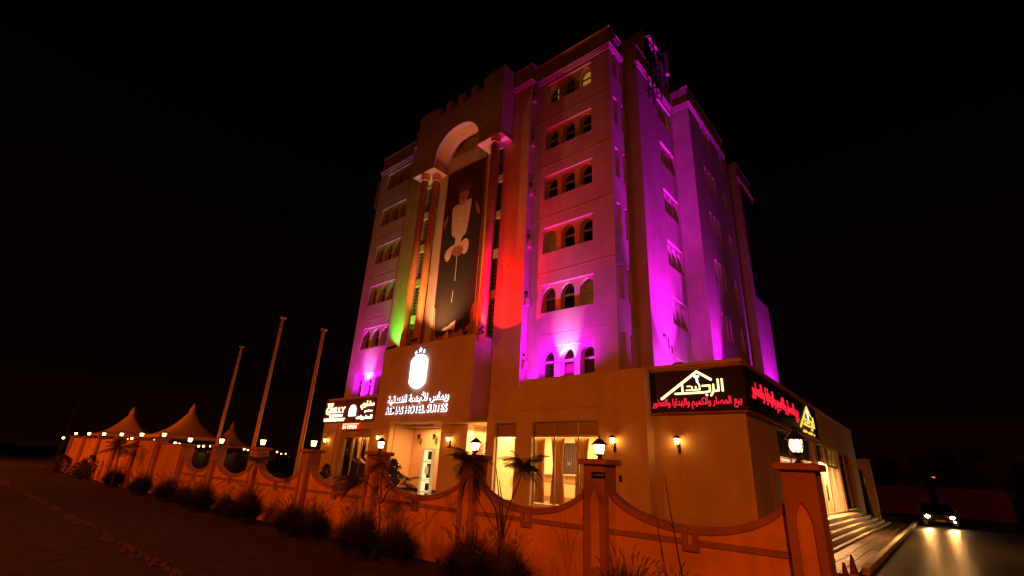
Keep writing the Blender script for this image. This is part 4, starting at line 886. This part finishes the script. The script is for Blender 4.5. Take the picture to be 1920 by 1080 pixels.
# ================================================================== tents
def tent(cx, cy_, zp, ze, hw, label):
    t = empty('marquee_tent', (cx, cy_, 0), label, 'tent', 'pointed tents behind the fence'); g = MB(); rings = []; N = 10; M = 24
    for i in range(N+1):
        s = i/N; z = ze+(zp-.9-ze)*(s**1.9*.9+.1*s); q = hw*(1-s)+.22*s
        for k in range(M):
            a = 2*pi*k/M+pi/4; c_, s_ = cos(a), sin(a); m = max(abs(c_), abs(s_)); rr = q*((1-s)*1/m+s*1.0)
            sag = -.10*(1-s)*(1-abs(abs(c_)-abs(s_))) ; rings.append((cx+rr*c_, cy_+rr*s_, z+.25*(1-s)*sag))
    g.add(rings, [(i*M+k, i*M+(k+1)%M, (i+1)*M+(k+1)%M, (i+1)*M+k) for i in range(N) for k in range(M)]); g.build('canopy', TENT, t, True)
    MB().lathe([(.42, zp-1.0), (.34, zp-.7), (.05, zp)], 8, (cx, cy_)).build('peak_cap', TENT, t)
    g = MB(); g.add([(cx+hw*a, cy_+hw*b, z) for z in (ze-.35, ze) for a, b in ((-1,-1),(1,-1),(1,1),(-1,1))], [(0,1,5,4),(1,2,6,5),(2,3,7,6),(3,0,4,7)]); g.build('valance', TENT, t)
    for a, b in ((-1,-1),(1,-1),(1,1),(-1,1)): MB().tube([(cx+hw*a, cy_+hw*b, 0), (cx+hw*a, cy_+hw*b, ze)], .05, 6).build('post', ALU, t)
tent(-91, 19.3, 8.1, 4.0, 3.7, 'left pointed tent behind the far end of the fence')
tent(-74.5, 22.2, 8.25, 4.0, 3.9, 'large pointed tent in the middle, brightest of the three')
tent(-98, 36.3, 7.8, 3.6, 3.6, 'small faint pointed tent between the left and middle flagpoles')
for i, p in enumerate(((-74, 13, 6.5), (-60, 16, 6.0))): pass
# rear boundary wall with its lamp posts
rw = empty('rear_boundary_wall', (-75, 28, 0), 'low pale boundary wall far behind the scalloped fence', 'wall')
A0 = Vector((-55, 14, 0)); A1 = Vector((-112, 56, 0)); n = 14
for i in range(n):
    p0 = A0.lerp(A1, i/n); p1 = A0.lerp(A1, (i+1)/n); d = (p1-p0).normalized(); nn = Vector((-d.y, d.x, 0))*.1
    g = MB(); g.add([p0+nn, p1+nn, p1-nn, p0-nn]+[Vector((q.x, q.y, 2.2)) for q in (p0+nn, p1+nn, p1-nn, p0-nn)], [(4,5,6,7),(0,1,5,4),(1,2,6,5),(2,3,7,6),(3,0,4,7)]); g.build('wall_panel', PL, rw)
    MB().box(p0.x-.22, p0.x+.22, p0.y-.22, p0.y+.22, 0, 2.45).build('wall_pier', PIERM, rw)
LPX = [(-46.5, 12.38), (-50.9, 12.98), (-54.4, 11.7), (-49.8, 11.1), (-58.2, 14.74), (-57.65, 16.44), (-63.65, 18.57), (-71.9, 23.2), (-68.7, 22.7), (-64.6, 22.1), (-72.6, 29.1), (-79.9, 32.6), (-81.0, 37.6), (-116.2, 55), (-107.8, 52), (-74.0, 10.2)]
lp = empty('garden_lamp', (0, 0, 0), 'x', 'lamp', 'small lamps dotted in front of the tents')
MB().tube([(0, 0, 0), (0, 0, 2.8)], .035, 6).build('lamp_post', METAL, lp, world=False); MB().lathe([(.05, 2.8), (.11, 2.86), (.13, 2.98), (.05, 3.02)], 8).build('lamp_globe', LGLASS, lp, world=False); reg(lp)
names = ['far left edge of the view', 'second from the left', 'third from the left', 'fourth from the left', 'fifth from the left', 'sixth from the left', 'seventh from the left', 'left of a close pair', 'right of a close pair', 'before the middle tent', 'foot of the left flagpole', 'just right of the left flagpole', 'right of the middle flagpole', 'farthest one left of the right flagpole', 'farthest one beside the right flagpole', 'beyond the fence corner']
for i, (x, y) in enumerate(LPX):
    o_ = lp if i == 0 else copy_tree(lp)
    o_.location = (x, y, 0); o_['label'] = 'small glowing garden lamp on a thin post, %s' % names[i]
# unlit street lamp far left; the street lamps behind the camera that light the fence
def street_lamp(x, y, h, label, lit, arm=(0, 1)):
    t = empty('street_lamp', (x, y, 0), label, 'street lamp', 'sodium street lamps along the road' if lit else None)
    MB().lathe([(.13, 0), (.11, 1), (.07, h)], 10, (x, y)).tube([(x, y, h-.05), (x+arm[0]*.8, y+arm[1]*.8, h+.15), (x+arm[0]*1.6, y+arm[1]*1.6, h+.2)], .04, 8).build('pole', POLE, t, True)
    MB().bevbox(x+arm[0]*1.6-.12-abs(arm[0])*.2, x+arm[0]*1.6+.12+abs(arm[0])*.2, y+arm[1]*1.6-.3, y+arm[1]*1.6+.3, h+.14, h+.26, .03).build('lamp_head', METAL, t)
    if lit: MB().box(x-.09, x+.09, y+1.45, y+1.8, h+.10, h+.139).build('lamp_lens', emis('sodium_lens', (1, .3, .02), 20), t)
street_lamp(-143, 20, 17.6, 'tall faint unlit street lamp on the far left', False, (1, 0))
for k, (x, y, z) in enumerate(STREET): street_lamp(x, y-1.62, z+.0, ('sodium street lamp behind the photographer at the right end', 'sodium street lamp across the road from the entrance', 'sodium street lamp across the road from the tents', 'sodium street lamp farthest left along the road')[k], True)
for c in list(COL.objects):
    if c.name.startswith('street_light_source'): c.location.z = 9.2-.02

# ================================================================== plants
def tuft(seed, n=2600, r=.46, h=1.0, ns=46, hs=1.16):
    rnd = random.Random(seed); g = MB(); s_ = MB()
    for i in range(n):
        a = rnd.uniform(0, 2*pi); r0 = rnd.random()**.6*r*.5; lean = rnd.random()**.8; hh = h*rnd.uniform(.6, 1.1)*(1-.25*lean); L = r*lean*1.25
        b0 = Vector((r0*cos(a), r0*sin(a), 0)); t_ = Vector((cos(a), sin(a), 0)); w = .005; sd = Vector((-sin(a), cos(a), 0))*w; pts = []
        for k in range(4):
            q = k/3; p = b0+t_*L*q**1.6+Vector((0, 0, hh*(q-.28*lean*q*q*1.6))); pts.append(p)
        vs = []
        for k, p in enumerate(pts): ww = (1, 1, .8, .15)[k]; vs += [p-sd*ww, p+sd*ww]
        g.add(vs, [(0,1,3,2),(2,3,5,4),(4,5,7,6)])
    for i in range(ns):
        a = rnd.uniform(0, 2*pi); lean = rnd.uniform(.1, .9); hh = hs*rnd.uniform(.72, 1.05)*(1-.2*lean); t_ = Vector((cos(a), sin(a), 0)); pts = []
        for k in range(6): q = k/5; pts.append(t_*(.05+lean*r*1.15*q**1.7)+Vector((0, 0, hh*(q-.1*lean*q*q))))
        s_.tube(pts, .0022, 3)
        d = (pts[-1]-pts[-2]).normalized(); e_ = pts[-1]; L = rnd.uniform(.09, .15)
        bend = Vector((t_.x*.3, t_.y*.3, -.15))*L
        s_.tube([e_-d*.01, e_+d*L*.35, e_+d*L*.75+bend*.4, e_+d*L+bend], [.004, .010, .008, .002], 5)
    return g.mesh('blades', BLADE), s_.mesh('seed_spikes', SPIKE)
TV = [tuft(s) for s in (1, 2, 3, 4)]
tufts = [(-46.8, 8.1, .9, 'dark grass clump at the far left end of the fence'), (-37.1, 8.0, 1.15, 'grass clump under the distant small sapling'), (-30.5, 7.75, 1.1, 'grass clump before the first scalloped bays'),
         (-26.4, 7.75, 1.1, 'fountain grass clump under the eighth pier'), (-21.9, 7.65, 1.15, 'fountain grass clump left of the small sapling'), (-17.9, 7.7, 1.15, 'fountain grass clump around the small sapling stem'),
         (-14.7, 7.65, 1.0, 'left half of a double fountain grass clump'), (-13.7, 7.75, .95, 'right half of a double fountain grass clump'), (-10.9, 7.45, 1.1, 'fountain grass clump at the foot of the drooping sapling'),
         (-9.85, 7.7, .95, 'fountain grass clump right of the drooping sapling'), (-7.25, 7.5, 1.0, 'fountain grass clump left of the twin-stemmed sapling'), (-6.3, 7.45, .95, 'fountain grass clump under the twin-stemmed sapling'),
         (-3.85, 7.3, .95, 'fountain grass clump at the bare stalk, lower edge of the view'), (-3.1, 7.25, .85, 'fountain grass clump right of the bare stalk'), (-1.55, 7.6, .85, 'fountain grass clump in front of the right end pier'), (-19.9, 7.8, .8, 'smaller grass clump between two larger ones'), (-24.2, 7.75, .9, 'grass clump under the left flagpole')]
for i, (x, y, s, lab) in enumerate(tufts):
    t = empty('fountain_grass', (x, y, 0), lab, 'ornamental grass', 'fountain grass clumps along the fence', i*1.3); t.scale = (s*1.12, s*1.12, s)
    for nm, me in zip(('blades', 'seed_spikes'), TV[i % 4]): tag(inst(nm, me, (0, 0, 0), 0, t, False), kind='stuff')
def frond_mesh(seed, L=.62, droop=.5, n=15):
    rnd = random.Random(seed); g = MB(); P = []
    for k in range(n+1): q = k/n; P.append(Vector((L*q, 0, .16*q*L-droop*L*q*q)))
    g.tube(P, [.005*(1-.7*k/n) for k in range(n+1)], 4)
    for k in range(1, n+1):
        q = k/n; ln = L*.42*sin(pi*min(1, q*.85+.12))
        for sg in (1, -1):
            b0 = P[k]; dr = Vector((.55, sg*.8, -.35-rnd.random()*.3)).normalized(); m = 9
            for j in range(1, m):        # leaflets along each pinna
                c = b0+dr*ln*j/m+Vector((0, 0, -.25*ln*(j/m)**2)); w = .0065; l2 = ln*.16*(1-.4*j/m)
                for s2 in (1, -1):
                    dd = (Vector((-dr.y, dr.x, 0))*s2+dr*.5+Vector((0, 0, rnd.uniform(-.6, .2)))).normalized(); e_ = c+dd*l2*1.6; nn = dr*w
                    g.add([c-nn, c+nn, e_+nn*.4, e_-nn*.4], [(0,1,2,3)])
    return g.mesh('frond', LEAF)
FM = [frond_mesh(i, .62, .35+.18*i) for i in range(4)]
def sapling(name, base_, stems, crowns, label, tr=.022):
    t = empty(name, base_, label, 'sapling'); rnd = random.Random(label)
    for s in stems: MB().tube([Vector(p) for p in s], [tr*(1-.6*k/(len(s)-1)) for k in range(len(s))], 7).build('stem', BARK, t, True)
    for (c, nf, sc_, a0, a1) in crowns:
        for i in range(nf):
            o_ = inst('frond', FM[rnd.randrange(4)], c, 0, t); o_.location = Vector(c)+Vector((0, 0, rnd.uniform(-.10, .05)))*sc_; o_.rotation_euler = (rnd.uniform(-.5, .5), rnd.uniform(-.95, .45), a0+(a1-a0)*i/max(1, nf-1)+rnd.uniform(-.2, .2)); k = sc_*rnd.uniform(.75, 1.1); o_.scale = (k, k, k)
    return t
sapling('feathery_sapling', (-6.56, 7.6, 0), [[(-6.58, 7.6, 0), (-6.55, 7.6, .8), (-6.45, 7.6, 1.35), (-6.18, 7.6, 1.9), (-6.08, 7.6, 2.2)], [(-6.5, 7.6, 0), (-6.6, 7.6, .9), (-6.75, 7.6, 1.4), (-7.25, 7.6, 1.9), (-7.5, 7.6, 2.25)], [(-6.56, 7.62, .9), (-6.66, 7.62, 1.5), (-6.80, 7.62, 2.12)], [(-6.5, 7.6, .9), (-6.58, 7.6, 1.5), (-6.68, 7.6, 1.9)]],
        [((-6.08, 7.6, 2.22), 26, .66, 0, 6.1), ((-7.52, 7.6, 2.28), 26, .72, 0, 6.1)], 'twin-stemmed feathery sapling with two drooping crowns before the lobby window')
sapling('feathery_sapling', (-10.36, 7.6, 0), [[(-10.3, 7.6, 0), (-10.38, 7.6, .85), (-10.55, 7.6, 1.35), (-11.1, 7.6, 1.62), (-11.5, 7.6, 1.66)], [(-10.42, 7.6, 1.2), (-10.2, 7.6, 1.5), (-9.75, 7.6, 1.72)], [(-10.45, 7.6, 1.3), (-10.55, 7.6, 1.7), (-10.5, 7.6, 2.1)]],
        [((-11.5, 7.6, 1.7), 11, 1.0, 2.2, 4.2), ((-9.75, 7.6, 1.72), 7, .7, -1.4, 1.4), ((-10.6, 7.6, 2.12), 8, .6, 1.6, 4.8)], 'sapling with long drooping fronds before the entrance pier')
sapling('feathery_sapling', (-17.55, 7.6, 0), [[(-17.5, 7.6, 0), (-17.55, 7.6, 1), (-17.6, 7.6, 1.95)]], [((-17.6, 7.6, 1.98), 13, .8, 0, 6)], 'slim sapling with a flat crown before the sixth pier', .02)
sapling('feathery_sapling', (-35.6, 7.6, 0), [[(-35.4, 7.6, 0), (-35.6, 7.6, 1.2), (-36.0, 7.6, 2.2)]], [((-36.0, 7.6, 2.2), 14, 1.45, 0, 6)], 'distant small sapling with an umbrella crown on the left', .05)
t = empty('bare_stalk', (-3.1, 7.6, 0), 'tall thin bare stalk standing before the scalloped wall on the right', 'plant stalk')
MB().tube([(-3.02, 7.6, 0), (-3.11, 7.6, .8), (-3.19, 7.6, 1.4), (-3.24, 7.6, 1.75), (-3.28, 7.6, 2.16)], [.016, .014, .011, .008, .006], 6).tube([(-3.19, 7.6, 1.42), (-3.22, 7.6, 1.46)], .016, 6).tube([(-3.26, 7.6, 1.93), (-3.27, 7.6, 1.96)], .012, 6).build('stalk', BARK, t, True)
def shrub(x, y, z0, r0, h, label, m, n=900, s=.05, name='shrub'):
    t = empty(name, (x, y, 0), label, 'shrub'); g = MB(); rnd = random.Random(label)
    for i in range(n):
        a = rnd.uniform(0, 2*pi); q = rnd.random(); zz = z0+h*q; rr = r0*rnd.random()**.5*(sin(pi*(.15+.8*q)))*(1+.25*sin(3*a)); p = Vector((x+rr*cos(a), y+rr*sin(a), zz))
        d = Vector((rnd.gauss(0, 1), rnd.gauss(0, 1), rnd.gauss(.3, 1))).normalized(); e_ = d.orthogonal().normalized(); k = s*rnd.uniform(.6, 1.3)
        g.add([p-e_*k*.4, p+d*k*1.2+e_*0, p+e_*k*.4, p-d*k], [(0,1,2,3)])
    tag(g.build('foliage', m, t), kind='stuff'); MB().tube([(x, y, 0), (x, y, z0+h*.6)], .03, 6).build('stem', BARK, t); return t
shrub(-16.0, 12.0, 1.3, .34, .95, 'bright green upright shrub behind the fence left of the entrance', LEAFG, 700, .07)
shrub(-27.6, 15.9, 1.1, .35, .8, 'small dark shrub at the foot of the restaurant wall', LEAF, 300, .08)
shrub(-55.0, 8.0, .05, .9, 1.35, 'dark bush at the far left fence corner', LEAF, 600, .10)
shrub(-46.0, 7.9, .05, .7, 1.15, 'dark leaning bush beside the far left fence panels', LEAF, 500, .09)
shrub(-44.2, 7.9, .3, .6, 1.3, 'taller dark bush right of the leaning bush', LEAF, 300, .09)
# small agave-like seedlings by the wall foot
for x, y, lab in ((-8.55, 7.9, 'left small spiky seedling at the wall foot'), (-8.15, 7.9, 'right small spiky seedling at the wall foot'), (-3.6, 6.9, 'spiky seedling at the lower edge of the view')):
    t = empty('spiky_seedling', (x, y, 0), lab, 'seedling'); g = MB()
    for i in range(9):
        a = i*.7; d = Vector((cos(a)*.08, sin(a)*.08, .28+.03*(i % 3))); sd = Vector((-sin(a), cos(a), 0))*.02; p = Vector((x, y, .0)); g.add([p-sd*.5, p+d*.5+sd, p+d, p+d*.5-sd], [(0,1,2,3)])
    g.build('leaves', LEAF, t)
# dark trees beyond the car park
def tree(x, y, h, r0, label):
    t = empty('dark_tree', (x, y, 0), label, 'tree', 'dark trees beyond the car park'); rnd = random.Random(label)
    MB().tube([(x, y, 0), (x+.1, y, h*.3), (x, y, h*.6)], [.25, .18, .08], 8).build('trunk', BARK, t, True)
    g = MB()
    for c in range(16):
        cc = Vector((x+rnd.gauss(0, r0*.45), y+rnd.gauss(0, r0*.4), h*rnd.uniform(.35, .95)))
        for i in range(160):
            d = Vector((rnd.gauss(0, 1), rnd.gauss(0, 1), rnd.gauss(0, .8))).normalized(); p = cc+d*r0*.42*rnd.random()**.4; e_ = d.orthogonal().normalized()*.12; f2 = d.cross(e_)
            g.add([p-e_, p+f2, p+e_, p-f2], [(0,1,2,3)])
    tag(g.build('crown', LEAF, t), kind='stuff')
for x, y, h, r0, lab in ((-6.5, 78, 6.2, 3, 'dark tree left behind the car park wall'), (-.5, 82, 7.0, 3.6, 'tallest dark tree behind the car park wall'), (6.5, 80, 5.6, 3.2, 'dark tree right behind the car park wall')): tree(x, y, h, r0, lab)
# car park walls and side portal
wl = empty('car_park_wall', (0, 66, 0), 'low dim boundary wall in two lengths behind the parked car', 'wall')
for a, b in ((-8.5, -1.35), (-.75, 4.4)):
    MB().wall(FRT(66), [(a, 0), (b, 0), (b, 2.35), (b-.4, 2.62), (a, 2.62)], [], .25).build('wall_panel', mat('far_wall_plaster', (.26, .12, .11), .9, .2, 8, .2), wl)
pt = empty('side_portal', (-4.2, 44, 0), 'pale slab leg and overhanging arm of a canopy beside the hotel', 'canopy')
MB().wall(FRT(43.6), [(-4.05, 0), (-3.72, 0), (-4.05+.32, 4.1), (-5.3, 4.1), (-5.3, 3.75), (-4.55, 3.5), (-4.22, 3.3)], [], .35, back=True).build('slab', PL2, pt)
MB().box(-8.1, -5.2, 43.6, 60, 0, 4.0).build('rear_annex_wall', mat('annex_plaster', (.25, .2, .16), .9, .2, 8, .2), HB)
wd = empty('up_down_wall_light', (-5.2, 54.5, 2.8), 'small bright up-and-down wall light beyond the side portal', 'wall lamp')
MB().bevbox(-5.2, -5.02, 54.4, 54.6, 2.72, 2.9, .01).build('housing', METAL, wd); MB().box(-5.10, -5.0, 54.36, 54.44, 2.74, 2.88).build('lens', emis('wall_light_glow', (1.0, .6, .2), 30), wd)
lamp('SPOT', 'wall_light_source', (-4.95, 54.5, 2.7), 60, (1, .5, .1), (-5.15, 54.5, 0), .03, 40, .6); lamp('SPOT', 'wall_light_source', (-4.95, 54.5, 2.95), 40, (1, .5, .1), (-5.15, 54.5, 6), .03, 30, .6)
rl = empty('distant_red_light', (-.9, 90, 0), 'tiny red light on a far pole beyond the car park', 'light'); MB().tube([(-.95, 90, 0), (-.95, 90, 3.95)], .05, 6).build('pole', METAL, rl); MB().box(-1.15, -.75, 89.9, 90, 4.0, 4.14).build('red_lens', emis('red_glow', (1, .15, .05), 3), rl)
# traffic cones
for x, y, lab in ((-1.86, 13.9, 'taller-looking red and white traffic cone beyond the fence end'), (-1.80, 12.35, 'nearer traffic cone, cut by the lower edge of the view')):
    t = empty('traffic_cone', (x, y, 0), lab, 'traffic cone', 'traffic cones by the fence end')
    MB().bevbox(x-.19, x+.19, y-.19, y+.19, .0, .035, .008).lathe([(.14, .035), (.125, .14), (.083, .38), (.055, .55), (.022, .75)], 16, (x, y)).build('cone_body', mat('cone_orange', (.20, .02, .01), .6, var=.1), t, True)
    MB().lathe([(.129, .14), (.089, .38)], 16, (x, y)).build('white_band', mat('cone_white', (.4, .36, .3), .4, var=.05), t, True)

# ================================================================== car
cr = empty('parked_car', (-.78, 46.8, 0), 'dark saloon car facing the camera with both headlights on', 'car', None, 0.06)
prof = [(-2.2, .35), (-2.22, .62), (-2.1, .78), (-1.2, .95), (-.55, 1.40), (.75, 1.42), (1.45, 1.02), (2.15, .95), (2.25, .6), (2.2, .32)]
g = MB(); half = [.80, .86, .84, .86, .66, .66, .84, .82, .84, .80]; vs = []
for k, (y, z) in enumerate(prof): vs += [(-half[k], y, z), (-half[k]*.8, y-(.05 if k < 3 else 0), z+(.03 if 2 < k < 7 else 0)), (half[k]*.8, y-(.05 if k < 3 else 0), z+(.03 if 2 < k < 7 else 0)), (half[k], y, z)]
n = len(prof); fs = []
for k in range(n-1):
    for j in range(3): fs.append((k*4+j, k*4+j+1, (k+1)*4+j+1, (k+1)*4+j))
g.add(vs, fs)
for s in (0, 3): g.add([vs[k*4+s] for k in range(n)]+[(vs[k*4+s][0]*1.02, prof[k][0], .30) for k in range(n)], [(k, k+1, n+k+1, n+k) for k in range(n-1)])
g.build('car_body', mat('car_paint', (.02, .018, .02), .25, var=0, spec=.7), cr, world=False)
MB().add([(-.72, -1.15, 1.0), (.72, -1.15, 1.0), (.6, -.58, 1.415), (-.6, -.58, 1.415)], [(0, 1, 2, 3)]) if 0 else None
g = MB(); g.add([(-.70, -1.19, 1.0), (.70, -1.19, 1.0), (.56, -.60, 1.43), (-.56, -.60, 1.43)], [(0, 1, 2, 3)]); g.build('windscreen', mat('car_glass', (.01, .01, .012), .05, var=0, spec=.9), cr, world=False)
MB().bevbox(-.5, .5, -2.28, -2.2, .42, .62, .02).build('grille', METAL, cr, world=False)
MB().bevbox(-.25, .25, -2.31, -2.28, .36, .46, .005).build('number_plate', mat('plate_yellow', (.6, .45, .1), .5, var=0), cr, world=False)
for sx_ in (-1, 1):
    g = MB().lathe([(.105, 0), (.09, .05), (.03, .07)], 14); g.v = [(x*1.15+sx_*.62, -2.24-z, y*.8+.64) for x, y, z in g.v]; g.build('headlight', HEAD, cr, world=False)
    g = MB().bevbox(-.08+sx_*.95, .08+sx_*.95, -.95, -.85, .98, 1.10, .02).build('mirror', MATS['car_paint'], cr, world=False)
    for yy in (-1.4, 1.4):
        g = MB().lathe([(.24, -.1), (.31, -.09), (.32, 0), (.31, .09), (.24, .1)], 18); g.v = [(sx_*.76+z, yy+x, y+.32) for x, y, z in g.v]; wh = g.build('wheel', mat('tyre', (.012, .012, .012), .8, var=0), cr, world=False)
        g = MB().lathe([(.2, .0), (.2, .105), (.05, .11)], 14); g.v = [(sx_*(.76+z), yy+x, y+.32) for x, y, z in g.v]; g.build('rim', ALU, wh, world=False)
    lamp('SPOT', 'headlight_source', (-.78+sx_*.62-.13*0, 44.35, .66), 450, (1.0, .42, .10), (-.5+sx_*.62, 26, .0), .04, 34, 1)
g = MB().lathe([(.06, 0), (.05, .03)], 10); g.v = [(x+.70, -2.27-z, y+.40) for x, y, z in g.v]; g.build('fog_lamp', emis('fog_lamp_glow', (1, .9, .9), 12), cr, world=False)
